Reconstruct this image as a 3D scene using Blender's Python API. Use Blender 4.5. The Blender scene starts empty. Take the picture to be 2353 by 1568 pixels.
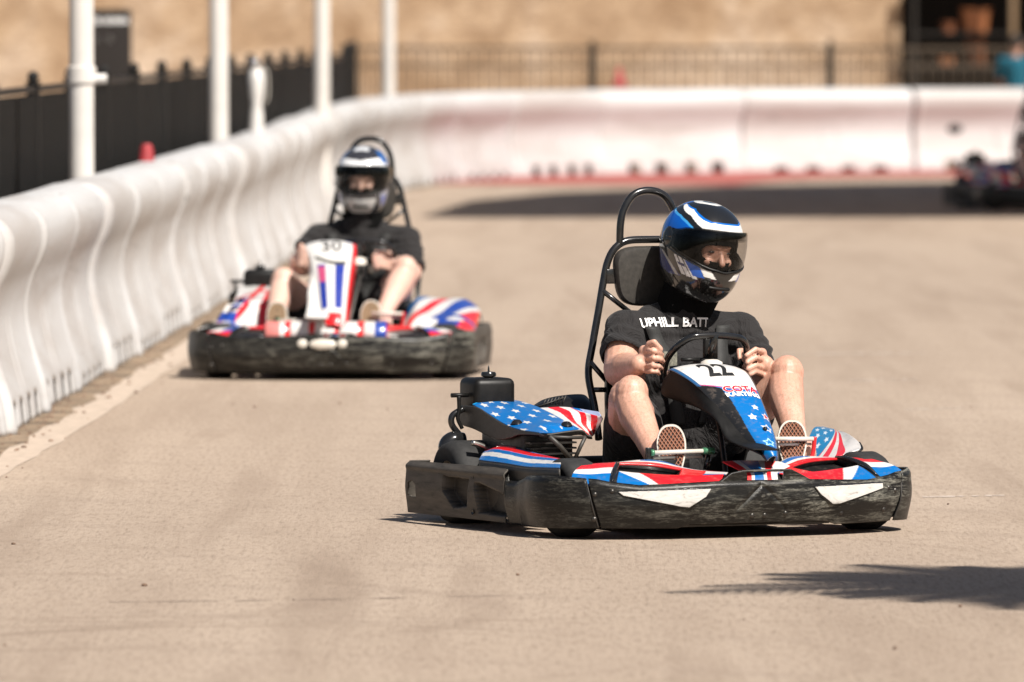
import bpy, bmesh, math, random
import numpy as np
from mathutils import Vector, Matrix, noise as mnoise
from mathutils.bvhtree import BVHTree
R_ = math.radians
SC = bpy.context.scene
COL = SC.collection
random.seed(7); RNG = np.random.default_rng(7)

# ---------------------------------------------------------------- camera
FPX, CAM_H = 19600.0, 1.71                 # 300 mm lens, a standing photographer
PITCH = math.atan(752/FPX)
cam_d = bpy.data.cameras.new('camera'); cam = bpy.data.objects.new('camera', cam_d); COL.objects.link(cam)
cam.location = (0, 0, CAM_H); cam.rotation_euler = (math.pi/2-PITCH, 0, 0)
cam_d.sensor_width = 36; cam_d.lens = FPX*36/2353; cam_d.clip_start = 1; cam_d.clip_end = 4000
cam_d.dof.use_dof = True; cam_d.dof.focus_distance = 28.5; cam_d.dof.aperture_fstop = 4.6
SC.camera = cam
# ---------------------------------------------------------------- sky, sun, exposure
SUN_EL, SUN_X, SUN_Y = R_(50), 0.60, -0.80
W = bpy.data.worlds.new('World'); SC.world = W; W.use_nodes = True
nt = W.node_tree; sky = nt.nodes.new('ShaderNodeTexSky'); sky.sky_type = 'NISHITA'; sky.sun_disc = False
sky.sun_elevation = SUN_EL; sky.sun_rotation = math.atan2(SUN_X, SUN_Y); sky.dust_density = 2.2; sky.air_density = 1.0; sky.ozone_density = 0.8
bg = nt.nodes['Background']; bg.inputs[1].default_value = 0.043; nt.links.new(sky.outputs[0], bg.inputs[0])
sd = bpy.data.lights.new('sun', 'SUN'); sd.energy = 5.0; sd.angle = R_(0.5); sd.color = (1, 0.945, 0.875)
sun = bpy.data.objects.new('sun', sd); COL.objects.link(sun)
SUNV = Vector((SUN_X*math.cos(SUN_EL), SUN_Y*math.cos(SUN_EL), math.sin(SUN_EL))).normalized()
sun.rotation_euler = SUNV.to_track_quat('Z', 'Y').to_euler(); sun.location = (8, -5, 12)
SC.view_settings.view_transform = 'Standard'; SC.view_settings.look = 'None'
SC.view_settings.gamma = 1; SC.view_settings.use_curve_mapping = False
SC.view_settings.exposure = 0.58
SC.render.engine = 'CYCLES'; SC.cycles.use_denoising = True
SC.cycles.max_bounces = 6; SC.cycles.transparent_max_bounces = 12

# ---------------------------------------------------------------- measuring helpers (photo width 2353)
F3 = np.array([0, math.cos(PITCH), -math.sin(PITCH)]); U3 = np.array([0, math.sin(PITCH), math.cos(PITCH)])
R3 = np.array([1., 0, 0]); O3 = np.array([0, 0, CAM_H])
def ray(u, v): return F3+R3*(u-1176.5)/FPX+U3*(784-v)/FPX
def gp(u, v, z=0.0):
    r = ray(u, v); return O3+r*(z-CAM_H)/r[2]
def proj(P):
    d = np.asarray(P)-O3; z = d@F3
    return np.stack([1176.5+FPX*(d@R3)/z, 784-FPX*(d@U3)/z], -1)
class KartFrame:
    def __init__(s, u, v, th):
        s.o = gp(u, v); t = R_(th)
        s.B = np.array([[math.sin(t), -math.cos(t), 0], [math.cos(t), math.sin(t), 0], [0, 0, 1.]])
        s.rotz = t-math.pi/2
    def w(s, P): return s.o+np.asarray(P)@s.B
    def at(s, u, v, **k):
        r = s.B@ray(u, v); o = s.B@(O3-s.o); a, val = list(k.items())[0]; i = 'xyz'.index(a)
        return o+r*(val-o[i])/r[i]
K1 = KartFrame(1750, 1237, 24)

# ---------------------------------------------------------------- materials
def srgb(r, g, b): return tuple(((c/255+.055)/1.055)**2.4 if c > 10 else c/255/12.92 for c in (r, g, b))
def nodes(name):
    m = bpy.data.materials.new(name); m.use_nodes = True; t = m.node_tree
    return m, t, t.nodes['Principled BSDF'], t.nodes.new, t.links.new
def ramp(t, src, stops):
    n = t.nodes.new('ShaderNodeValToRGB'); t.links.new(src, n.inputs[0])
    e = n.color_ramp.elements
    while len(e) < len(stops): e.new(0.5)
    for q, (p, c) in zip(e, stops): q.position = p; q.color = (*c, 1) if len(c) == 3 else c
    return n.outputs[0]
def noise(t, scale, detail=4, rough=.55, vec=None, mapscale=None, coord='Object', dist=0):
    n = t.nodes.new('ShaderNodeTexNoise'); n.inputs['Scale'].default_value = scale; n.inputs['Detail'].default_value = detail
    n.inputs['Roughness'].default_value = rough; n.inputs['Distortion'].default_value = dist
    tc = t.nodes.new('ShaderNodeTexCoord'); mp = t.nodes.new('ShaderNodeMapping')
    t.links.new(tc.outputs[coord], mp.inputs[0]); mp.inputs['Scale'].default_value = mapscale or (1, 1, 1)
    t.links.new(mp.outputs[0], n.inputs['Vector']); return n.outputs['Fac']
def mixc(t, fac, a, b, mode='MIX'):
    n = t.nodes.new('ShaderNodeMix'); n.data_type = 'RGBA'; n.blend_type = mode
    for i, v in ((0, fac), (6, a), (7, b)):
        if hasattr(v, 'is_linked') or isinstance(v, bpy.types.NodeSocket): t.links.new(v, n.inputs[i])
        else: n.inputs[i].default_value = v if i == 0 else ((*v, 1) if len(v) == 3 else v)
    return n.outputs[2]
def bump(t, b, src, strength, dist):
    n = t.nodes.new('ShaderNodeBump'); n.inputs['Strength'].default_value = strength; n.inputs['Distance'].default_value = dist
    t.links.new(src, n.inputs['Height']); t.links.new(n.outputs[0], b.inputs['Normal'])
def simple(name, col, rough=.5, metal=0, var=.25, scale=30, bmp=0, mapscale=None, coat=0, spec=.5):
    m, t, b, N, L = nodes(name)
    f = noise(t, scale, 5, .6, mapscale=mapscale)
    lo = tuple(c*(1-var) for c in col); hi = tuple(min(1, c*(1+var)) for c in col)
    L(ramp(t, f, [(.3, lo), (.7, hi)]), b.inputs['Base Color'])
    b.inputs['Roughness'].default_value = rough; b.inputs['Metallic'].default_value = metal
    b.inputs['Coat Weight'].default_value = coat; b.inputs['Specular IOR Level'].default_value = spec
    if bmp: bump(t, b, f, .6, bmp)
    return m
def attr_mat(name, rough=.3, coat=.3, dirt=.5, bmp=0, dscale=25):
    m, t, b, N, L = nodes(name)
    a = N('ShaderNodeAttribute'); a.attribute_name = 'Col'
    f = noise(t, dscale, 7, .68, mapscale=(1, 1, 2))
    d = ramp(t, f, [(.52, (0, 0, 0)), (.72, (dirt, dirt, dirt))])
    L(mixc(t, d, a.outputs['Color'], (.20, .16, .13)), b.inputs['Base Color'])
    b.inputs['Roughness'].default_value = rough; b.inputs['Coat Weight'].default_value = coat; b.inputs['Coat Roughness'].default_value = .12
    if bmp: bump(t, b, f, .5, bmp)
    return m
M = {}
M['black'] = simple('black_plastic', (.007, .0066, .006), .46, var=.4, scale=40, bmp=.0006, spec=.3)
M['gloss_black'] = simple('gloss_black', (.012, .012, .012), .16, var=.3, coat=.4)
M['tube'] = simple('painted_tube', (.013, .0125, .012), .22, var=.3, coat=.5)
M['grey_plastic'] = simple('dusty_plastic', (.038, .034, .029), .5, var=.3, scale=60, bmp=.0008)
M['rubber'] = simple('tyre_rubber', (.016, .0155, .015), .75, var=.4, scale=50, bmp=.001)
M['metal'] = simple('brushed_metal', (.45, .43, .40), .35, 1, var=.2)
M['steel_dark'] = simple('dark_steel', (.07, .065, .06), .4, .8, var=.3)
M['cream'] = simple('cream_bar', (.62, .58, .51), .35, 0, var=.1)
M['green'] = simple('green_anodised', (.10, .30, .16), .35, .5)
M['redpaint'] = simple('red_paint', (.55, .015, .02), .35, coat=.4)
M['white'] = simple('white_plastic', (.62, .60, .57), .4, var=.1, scale=25)
M['wtext'] = simple('white_print', (.8, .79, .77), .6, var=.05)
M['btext'] = simple('black_print', (.012, .012, .012), .5, var=.1)
M['rtext'] = simple('red_print', (.65, .012, .03), .4, var=.1)
M['belt'] = simple('belt_webbing', (.02, .02, .019), .7, var=.3, scale=200, bmp=.0005)
M['olive'] = simple('grey_webbing', (.16, .155, .12), .7, var=.6, scale=90, bmp=.0006)
M['paint'] = attr_mat('livery', .30, .3, .38, dscale=38)
M['helm'] = attr_mat('helmet_paint', .12, .9, .0)
M['sole'] = attr_mat('gum_sole', .6, 0, .15, .0005)
M['shoe'] = simple('shoe_canvas', (.02, .02, .02), .8, var=.3, scale=200, bmp=.0006)
M['eye'] = simple('eye', (.05, .04, .035), .2)  # dark tone for the eye and the squint shadow painted with it

def scuffed():
    m, t, b, N, L = nodes('scuffed_plastic')
    s = noise(t, 7, 9, .82, mapscale=(1, 1, 7), dist=.45)
    s2 = noise(t, 3.2, 4, .5, mapscale=(1, 1, 1.3))
    mul = N('ShaderNodeMath'); mul.operation = 'MULTIPLY'
    sr = ramp(t, s, [(.485, (0, 0, 0)), (.58, (1, 1, 1))]); s2r = ramp(t, s2, [(.40, (.25, .25, .25)), (.60, (1, 1, 1))])
    L(sr, mul.inputs[0]); L(s2r, mul.inputs[1])
    fine = noise(t, 60, 5, .7, mapscale=(1, 1, 4))
    c1 = ramp(t, fine, [(.35, (.005, .0047, .0042)), (.75, (.012, .011, .0098))])
    c2 = ramp(t, fine, [(.35, (.035, .034, .029)), (.68, (.25, .24, .20))])
    L(mixc(t, mul.outputs[0], c1, c2), b.inputs['Base Color'])
    L(ramp(t, mul.outputs[0], [(0, (.33,)*3), (1, (.62,)*3)]), b.inputs['Roughness'])
    b.inputs['Specular IOR Level'].default_value = .32
    bump(t, b, s, .5, .002); return m
M['scuff'] = scuffed()
def brownside():
    m, t, b, N, L = nodes('brown_side_plastic')
    s = noise(t, 14, 8, .7, mapscale=(.6, .6, 3.5), dist=.3)
    L(ramp(t, s, [(.32, (.010, .009, .008)), (.44, (.05, .043, .035)), (.75, (.10, .086, .07))]), b.inputs['Base Color'])
    b.inputs['Roughness'].default_value = .6; bump(t, b, s, .4, .0015); return m
M['side'] = brownside()  # bumper sides, lighter and browner than the nose plastic
M['matt'] = simple('matt_black_shell', (.007, .0068, .0066), .65, var=.4, scale=30, spec=.18)
def skin(name, base, pink, hair=0):
    m, t, b, N, L = nodes(name)
    f = noise(t, 9, 5, .6); c = ramp(t, f, [(.35, base), (.65, pink)])
    h = noise(t, 150, 3, .75, mapscale=(1, 1, .22), dist=.8)
    hm = ramp(t, h, [(.46, (0, 0, 0)), (.64, (hair,)*3)])
    L(mixc(t, hm, c, (.24, .125, .085)), b.inputs['Base Color'])
    b.inputs['Roughness'].default_value = .48
    b.inputs['Subsurface Weight'].default_value = .12; b.inputs['Subsurface Radius'].default_value = (.02, .008, .004); b.inputs['Subsurface Scale'].default_value = .5
    bump(t, b, h, .25, .001); return m
M['skin'] = skin('skin', (.53, .29, .205), (.65, .375, .28), .42)
M['skin2'] = skin('skin_pale', (.58, .38, .30), (.66, .43, .35), .1)
def cloth(name, col):
    m, t, b, N, L = nodes(name)
    f = noise(t, 13, 4, .6, mapscale=(1, 1, .6), dist=1.2); g = noise(t, 400, 2)
    L(ramp(t, g, [(.3, tuple(c*.75 for c in col)), (.7, tuple(c*1.25 for c in col))]), b.inputs['Base Color'])
    b.inputs['Roughness'].default_value = .9; b.inputs['Sheen Weight'].default_value = .06
    bump(t, b, f, 1.0, .03); return m
M['shirt'] = cloth('black_cotton', (.011, .0095, .0095)); M['shorts'] = cloth('dark_shorts', (.02, .018, .018))
M['teal'] = cloth('teal_cotton', (.0, .085, .13)); M['navy'] = cloth('navy_cotton', (.03, .05, .08))
def glass(name, tint, alpha):
    m, t, b, N, L = nodes(name); t.nodes.remove(b)
    tr = N('ShaderNodeBsdfTransparent'); tr.inputs[0].default_value = (*tint, 1)
    gl = N('ShaderNodeBsdfGlossy'); gl.inputs['Roughness'].default_value = .06
    lw = N('ShaderNodeLayerWeight'); lw.inputs[0].default_value = .5; fr = N('ShaderNodeMath'); fr.operation = 'POWER'; L(lw.outputs['Facing'], fr.inputs[0]); fr.inputs[1].default_value = 3.5
    nz = noise(t, 20, 4); mx = N('ShaderNodeMixShader'); ad = N('ShaderNodeMath'); ad.operation = 'MULTIPLY_ADD'
    L(nz, ad.inputs[0]); ad.inputs[1].default_value = .05; L(fr.outputs[0], ad.inputs[2])
    L(ad.outputs[0], mx.inputs[0]); L(tr.outputs[0], mx.inputs[1]); L(gl.outputs[0], mx.inputs[2])
    L(mx.outputs[0], t.nodes['Material Output'].inputs[0]); return m
M['scarf_shade'] = simple('scarf_and_shade', (.004, .004, .004), .95, spec=.1); M['tint'] = glass('tinted_strip', (.48, .47, .46), .3)  # near-black cloth with the helmet's shade put into its colour
M['visor'] = glass('clear_visor', (.74, .73, .72), .3)

# ---------------------------------------------------------------- object helpers
def link(o, parent=None):
    COL.objects.link(o)
    if parent is not None: o.parent = parent
    return o
def tag(o, label=None, cat=None, group=None, kind=None):
    for k, v in (('label', label), ('category', cat), ('group', group), ('kind', kind)):
        if v: o[k] = v
    return o
def empty(name, loc, rotz=0, **k):
    o = bpy.data.objects.new(name, None); o.location = loc; o.rotation_euler = (0, 0, rotz); o.empty_display_size = .1
    link(o); return tag(o, **k)
def mesh_obj(name, verts, faces, mat, parent=None, smooth=True, col=None):
    me = bpy.data.meshes.new(name); me.from_pydata([tuple(map(float, v)) for v in verts], [], [tuple(map(int, f)) for f in faces])
    if mat is not None: me.materials.append(mat)
    if smooth: me.polygons.foreach_set('use_smooth', [True]*len(me.polygons))
    if col is not None:
        a = me.color_attributes.new('Col', 'FLOAT_COLOR', 'POINT')
        c = np.ones((len(verts), 4)); c[:, :3] = np.asarray(col).reshape(-1, 3); a.data.foreach_set('color', c.ravel())
    me.update(); o = bpy.data.objects.new(name, me); return link(o, parent)
def resample(P, n, smooth=True):
    P = np.asarray(P, float)
    if smooth and len(P) > 2:
        Q = np.vstack([2*P[0]-P[1], P, 2*P[-1]-P[-2]]); out = []
        for i in range(1, len(Q)-2):
            t = np.linspace(0, 1, 12, endpoint=False)[:, None]
            a, b, c, d = Q[i-1], Q[i], Q[i+1], Q[i+2]
            out.append(.5*((2*b)+(-a+c)*t+(2*a-5*b+4*c-d)*t*t+(-a+3*b-3*c+d)*t**3))
        P = np.vstack(out+[P[-1:]])
    s = np.r_[0, np.cumsum(np.linalg.norm(np.diff(P, axis=0), axis=1))]
    t = np.linspace(0, s[-1], n); return np.stack([np.interp(t, s, P[:, k]) for k in range(P.shape[1])], -1)
def loft(curves, nu, nv, smooth=True, across=True):
    C = np.stack([resample(c, nu, smooth) for c in curves], 1)      # nu, k, 3
    if C.shape[1] == nv: return C
    return np.stack([resample(C[i], nv, across) for i in range(nu)], 0)
def normals(G):
    du = np.gradient(G, axis=0); dv = np.gradient(G, axis=1); n = np.cross(du, dv)
    return n/np.maximum(np.linalg.norm(n, axis=-1, keepdims=True), 1e-9)
def sheet(name, G, mat, parent=None, hole=None, thick=0, col=None, closed=False, smooth=True, off=-1):
    nu, nv = G.shape[:2]; V = G.reshape(-1, 3); I = np.arange(nu*nv).reshape(nu, nv)
    a, b, c, d = I[:-1, :-1], I[1:, :-1], I[1:, 1:], I[:-1, 1:]
    Fc = np.stack([a, b, c, d], -1)
    if closed: Fc = np.concatenate([Fc, np.stack([I[:-1, -1], I[1:, -1], I[1:, 0], I[:-1, 0]], -1)[:, None]], 1)
    Fc = Fc.reshape(-1, 4)
    if hole is not None: Fc = Fc[~hole[:-1, :-1].reshape(-1)] if not closed else Fc
    o = mesh_obj(name, V, Fc, mat, parent, smooth, col)
    if thick:
        m = o.modifiers.new('thickness', 'SOLIDIFY'); m.thickness = thick; m.offset = off; m.use_even_offset = False
    return o
class MB:
    """collects simple shapes, links them as one mesh"""
    def __init__(s): s.v = []; s.f = []
    def add(s, V, Fc):
        n = len(s.v); s.v += [tuple(v) for v in V]; s.f += [tuple(i+n for i in f) for f in Fc]; return s
    def tube(s, P, r, seg=10, n=None, smooth=True, closed=False):
        P = np.asarray(P, float)
        if n is None: n = max(2, min(60, int(len(P)*6))) if len(P) > 2 else 2
        if closed: P = np.vstack([P, P[:1]])
        Q = resample(P, n, smooth and len(P) > 2)
        rr = np.interp(np.linspace(0, 1, n), np.linspace(0, 1, len(np.atleast_1d(r))), np.atleast_1d(r)) if np.ndim(r) else np.full(n, r)
        T = np.gradient(Q, axis=0); T /= np.linalg.norm(T, axis=1, keepdims=True)
        up = np.array([0, 0, 1.]) if abs(T[0][2]) < .9 else np.array([1., 0, 0]); V = []
        for i in range(n):
            a = np.cross(T[i], up); a /= max(np.linalg.norm(a), 1e-9); b = np.cross(a, T[i]); up = b
            for k in range(seg):
                w = 2*math.pi*k/seg; V.append(Q[i]+rr[i]*(a*math.cos(w)+b*math.sin(w)))
        Fc = [(i*seg+k, i*seg+(k+1) % seg, (i+1)*seg+(k+1) % seg, (i+1)*seg+k) for i in range(n-1) for k in range(seg)]
        if not closed: Fc += [tuple(range(seg))[::-1], tuple((n-1)*seg+k for k in range(seg))]
        return s.add(V, Fc)
    def box(s, c, d, rot=None, bev=0):
        x, y, z = [q/2 for q in d]; e = bev
        bm = bmesh.new(); bmesh.ops.create_cube(bm, size=1)
        for v in bm.verts: v.co = Vector((v.co.x*d[0], v.co.y*d[1], v.co.z*d[2]))
        if e: bmesh.ops.bevel(bm, geom=list(bm.edges), offset=e, segments=3, affect='EDGES', profile=.5)
        m = rot if rot is not None else Matrix.Identity(3); c = Vector(c)
        V = [m@v.co+c for v in bm.verts]; bm.verts.index_update(); Fc = [[v.index for v in f.verts] for f in bm.faces]; bm.free()
        return s.add(V, Fc)
    def lathe(s, prof, c, axis='z', seg=24):
        V = []; n = len(prof)
        for r, h in prof:
            for k in range(seg):
                w = 2*math.pi*k/seg; p = (r*math.cos(w), r*math.sin(w), h)
                p = p if axis == 'z' else ((p[0], p[2], p[1]) if axis == 'y' else (p[2], p[0], p[1]))
                V.append((c[0]+p[0], c[1]+p[1], c[2]+p[2]))
        Fc = [(i*seg+k, i*seg+(k+1) % seg, (i+1)*seg+(k+1) % seg, (i+1)*seg+k) for i in range(n-1) for k in range(seg)]
        return s.add(V, Fc)
    def ball(s, c, r, seg=14, rings=9, rot=None):
        r = (r, r, r) if np.ndim(r) == 0 else r; V = []; m = rot if rot is not None else Matrix.Identity(3)
        for i in range(rings+1):
            a = -math.pi/2+math.pi*i/rings
            for k in range(seg):
                w = 2*math.pi*k/seg
                V.append(m@Vector((r[0]*math.cos(a)*math.cos(w), r[1]*math.cos(a)*math.sin(w), r[2]*math.sin(a)))+Vector(c))
        Fc = [(i*seg+k, i*seg+(k+1) % seg, (i+1)*seg+(k+1) % seg, (i+1)*seg+k) for i in range(rings) for k in range(seg)]
        return s.add(V, Fc)
    def bone(s, a, b, ra, rb, seg=16, sq=1.0):
        a = np.asarray(a, float); b = np.asarray(b, float); s.ball(a, ra); s.ball(b, rb)
        return s.tube([a, b], [ra, rb], seg=seg, n=6, smooth=False)
    def build(s, name, mat, parent=None, smooth=True, voxel=0, sm=0, auto=None):
        o = mesh_obj(name, s.v, s.f, mat, parent, smooth)
        if voxel:
            m = o.modifiers.new('skin', 'REMESH'); m.mode = 'VOXEL'; m.voxel_size = voxel; m.use_smooth_shade = True
            if sm: q = o.modifiers.new('smooth', 'SMOOTH'); q.iterations = sm; q.factor = .6
            dg = bpy.context.evaluated_depsgraph_get(); me = bpy.data.meshes.new_from_object(o.evaluated_get(dg))
            o.modifiers.clear(); old = o.data; o.data = me; bpy.data.meshes.remove(old); me.name = name
            me.polygons.foreach_set('use_smooth', [True]*len(me.polygons))
        elif auto: shade_auto(o, auto)
        return o
def shade_auto(o, ang=40):
    me = o.data; bm = bmesh.new(); bm.from_mesh(me)
    bmesh.ops.remove_doubles(bm, verts=bm.verts, dist=1e-5); bmesh.ops.recalc_face_normals(bm, faces=bm.faces)
    for f in bm.faces: f.smooth = True
    for e in bm.edges: e.smooth = not (len(e.link_faces) == 2 and e.calc_face_angle(0) > R_(ang))
    bm.to_mesh(me); bm.free(); return o
def text_geo(s, size=1.0, bold=0.0):
    c = bpy.data.curves.new('lettering', 'FONT'); c.body = s; c.size = size; c.align_x = 'CENTER'; c.align_y = 'CENTER'; c.offset = bold; c.resolution_u = 3
    o = bpy.data.objects.new('lettering', c); COL.objects.link(o)
    dg = bpy.context.evaluated_depsgraph_get(); me = bpy.data.meshes.new_from_object(o.evaluated_get(dg))
    bm = bmesh.new(); bm.from_mesh(me); bmesh.ops.triangulate(bm, faces=bm.faces)
    for _ in range(2):
        long = [e for e in bm.edges if e.calc_length() > size*.12]
        if long: bmesh.ops.subdivide_edges(bm, edges=long, cuts=1); bmesh.ops.triangulate(bm, faces=bm.faces)
    V = np.array([v.co[:] for v in bm.verts]); bm.verts.index_update(); Fc = [[v.index for v in f.verts] for f in bm.faces]
    bm.free(); bpy.data.objects.remove(o); bpy.data.curves.remove(c); bpy.data.meshes.remove(me); return V, Fc
def grid_map(G, UV, off):
    """points (u,v in 0..1) on grid G lifted by off"""
    n = normals(G); nu, nv = G.shape[:2]
    x = np.clip(UV[:, 0], 0, 1)*(nu-1); y = np.clip(UV[:, 1], 0, 1)*(nv-1)
    i = np.minimum(x.astype(int), nu-2); j = np.minimum(y.astype(int), nv-2); fx = (x-i)[:, None]; fy = (y-j)[:, None]
    def s(A): return A[i, j]*(1-fx)*(1-fy)+A[i+1, j]*fx*(1-fy)+A[i, j+1]*(1-fx)*fy+A[i+1, j+1]*fx*fy
    return s(G)+s(n)*off
def near_uv(G, K, u, v):
    p = proj(K.w(G.reshape(-1, 3))); i = np.argmin((p[:, 0]-u)**2+(p[:, 1]-v)**2); nu, nv = G.shape[:2]
    return (i//nv)/(nu-1), (i % nv)/(nv-1)
def in_poly(x, y, P):
    P = np.asarray(P, float); r = np.zeros(np.shape(x), bool); n = len(P)
    for i in range(n):
        x1, y1 = P[i]; x2, y2 = P[(i+1) % n]
        if y1 == y2: continue
        c = ((y1 > y) != (y2 > y)) & (x < (x2-x1)*(y-y1)/(y2-y1)+x1); r ^= c
    return r
def star_poly(cx, cy, r, rot=0, inner=.45):
    return [(cx+(r if k % 2 == 0 else r*inner)*math.sin(rot+k*math.pi/5), cy+(r if k % 2 == 0 else r*inner)*math.cos(rot+k*math.pi/5)) for k in range(10)]
RED = (.70, .010, .016); BLUE = (.0, .125, .39); WHT = (.64, .625, .60); BLK = (.012, .012, .012); NAVY = (.01, .04, .25)
def paint(shape, base):
    c = np.zeros(shape+(3,)); c[:] = base; return c
# ================================================================ SETTING
def asphalt():
    m, t, b, N, L = nodes('dusty_asphalt')
    big = noise(t, .5, 5, .6, mapscale=(1, .09, 1)); mid = noise(t, 2.2, 6, .6, mapscale=(1, .07, 1), dist=.5); fine = noise(t, 60, 6, .8, mapscale=(1, .12, 1)); grit = noise(t, 150, 3, .7, mapscale=(1, .12, 1))
    c = ramp(t, mid, [(.3, (.350, .272, .207)), (.55, (.405, .320, .247)), (.8, (.44, .352, .276))])
    c = mixc(t, ramp(t, big, [(.35, (0, 0, 0)), (.7, (.55,)*3)]), c, (.32, .248, .19))
    c = mixc(t, 1.0, c, ramp(t, fine, [(.36, (.66, .64, .62)), (.50, (.97, .97, .97)), (.70, (1.05, 1.05, 1.05))]), 'MULTIPLY')
    c = mixc(t, ramp(t, grit, [(.57, (0, 0, 0)), (.72, (.6,)*3)]), c, (.52, .44, .37))
    # rubber laid down by karts: long curved streaks
    w = N('ShaderNodeTexWave'); w.wave_type = 'RINGS'; w.rings_direction = 'Z'; w.inputs['Scale'].default_value = .32; w.inputs['Distortion'].default_value = 5; w.inputs['Detail'].default_value = 4; w.inputs['Detail Scale'].default_value = .35
    tc = N('ShaderNodeTexCoord'); mp = N('ShaderNodeMapping'); mp.inputs['Location'].default_value = (9, -2, 0); L(tc.outputs['Object'], mp.inputs[0]); mp.inputs['Scale'].default_value = (1, .8, 1); L(mp.outputs[0], w.inputs['Vector'])
    wr = ramp(t, w.outputs['Fac'], [(.90, (0, 0, 0)), (1.0, (.14,)*3)])
    mul = N('ShaderNodeMath'); mul.operation = 'MULTIPLY'; L(wr, mul.inputs[0]); L(ramp(t, mid, [(.4, (0, 0, 0)), (.6, (1, 1, 1))]), mul.inputs[1])
    c = mixc(t, mul.outputs[0], c, (.15, .11, .085))
    # skid arcs: long soft streaks running across and curving away
    for ang, sc, seedoff, amt in ((15, 1.2, 0, .45), (-9, .9, 40, .35)):
        n2 = N('ShaderNodeTexNoise'); n2.inputs['Scale'].default_value = sc; n2.inputs['Detail'].default_value = 7; n2.inputs['Roughness'].default_value = .62; n2.inputs['Distortion'].default_value = .35
        tc2 = N('ShaderNodeTexCoord'); mp2 = N('ShaderNodeMapping'); mp2.inputs['Rotation'].default_value = (0, 0, R_(ang)); mp2.inputs['Scale'].default_value = (2.6, .16, 1); mp2.inputs['Location'].default_value = (seedoff, 3, 0)
        L(tc2.outputs['Object'], mp2.inputs[0]); L(mp2.outputs[0], n2.inputs['Vector'])
        c = mixc(t, ramp(t, n2.outputs['Fac'], [(.53, (0, 0, 0)), (.66, (amt,)*3)]), c, (.26, .195, .145))
    # wide faint tyre arcs, given by three points each
    brk = ramp(t, noise(t, 1.3, 5, .65, mapscale=(1, .12, 1)), [(.42, (0, 0, 0)), (.62, (1, 1, 1))])
    for pts, w, amt in (([(900, 1440), (1400, 1466), (1560, 1505)], .05, .45), ([(1040, 1455), (1440, 1490), (1570, 1535)], .05, .4), ([(560, 1330), (1000, 1362), (1140, 1402)], .09, .4), ([(150, 1250), (640, 1290), (820, 1335)], .10, .35), ([(1280, 1430), (1800, 1470), (1980, 1525)], .05, .4), ([(300, 1120), (560, 1195), (700, 1265)], .16, .5), ([(1900, 1235), (2200, 1262), (2353, 1290)], .05, .4), ([(1700, 560), (1900, 640), (2353, 700)], .35, .35), ([(1950, 540), (2120, 620), (2353, 660)], .3, .35)):
        (x1, y1), (x2, y2), (x3, y3) = [gp(u, v)[:2] for u, v in pts]
        A_ = np.array([[x2-x1, y2-y1], [x3-x1, y3-y1]]); cxy = np.linalg.solve(A_*2, [x2*x2-x1*x1+y2*y2-y1*y1, x3*x3-x1*x1+y3*y3-y1*y1]); rad = math.hypot(x1-cxy[0], y1-cxy[1])
        tcx = N('ShaderNodeTexCoord'); sp = N('ShaderNodeVectorMath'); sp.operation = 'DISTANCE'; L(tcx.outputs['Object'], sp.inputs[0]); sp.inputs[1].default_value = (cxy[0], cxy[1], 0)
        sb = N('ShaderNodeMath'); sb.operation = 'SUBTRACT'; L(sp.outputs['Value'], sb.inputs[0]); sb.inputs[1].default_value = rad
        ab = N('ShaderNodeMath'); ab.operation = 'ABSOLUTE'; L(sb.outputs[0], ab.inputs[0])
        mr = N('ShaderNodeMapRange'); mr.interpolation_type = 'SMOOTHSTEP'; L(ab.outputs[0], mr.inputs[0]); mr.inputs[1].default_value = w*.25; mr.inputs[2].default_value = w; mr.inputs[3].default_value = amt; mr.inputs[4].default_value = 0
        mm = N('ShaderNodeMath'); mm.operation = 'MULTIPLY'; L(mr.outputs[0], mm.inputs[0]); L(brk, mm.inputs[1])
        c = mixc(t, mm.outputs[0], c, (.235, .175, .13))
    L(c, b.inputs['Base Color']); b.inputs['Roughness'].default_value = .85; b.inputs['Specular IOR Level'].default_value = .3
    bump(t, b, fine, .7, .006); return m
A = asphalt()
g = mesh_obj('track', [(-60, -10, 0), (80, -10, 0), (80, 420, 0), (-60, 420, 0)], [(0, 1, 2, 3)], A, smooth=False); tag(g, kind='structure')
ground = mesh_obj('ground', [(-1500, -600, -.03), (1500, -600, -.03), (1500, 2500, -.03), (-1500, 2500, -.03)], [(0, 1, 2, 3)], simple('dry_ground', (.33, .25, .17), .9, scale=.2), smooth=False); tag(ground, kind='structure')

# barrier line (centre of its foot), ground plan in metres
LINE = np.array([(-2.70, 22), (-2.42, 29), (-2.22, 35), (-2.08, 41), (-1.93, 48), (-1.79, 55), (-1.70, 62), (-1.66, 69), (-1.56, 76), (-1.30, 82), (-.75, 86.6), (.2, 89.6), (1.6, 91.4), (3.6, 92.4), (5.8, 92.9), (9, 93.3), (14, 93.6)])
LP = resample(np.c_[LINE, np.zeros(len(LINE))], 1500)
LS = np.r_[0, np.cumsum(np.linalg.norm(np.diff(LP, axis=0), axis=1))]
def on_line(s, off=0.0):
    p = np.array([np.interp(s, LS, LP[:, 0]), np.interp(s, LS, LP[:, 1])]); q = np.array([np.interp(s+.2, LS, LP[:, 0]), np.interp(s+.2, LS, LP[:, 1])])
    d = (q-p)/np.linalg.norm(q-p); nrm = np.array([d[1], -d[0]])           # towards the track
    return p+nrm*off, d, nrm
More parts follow.
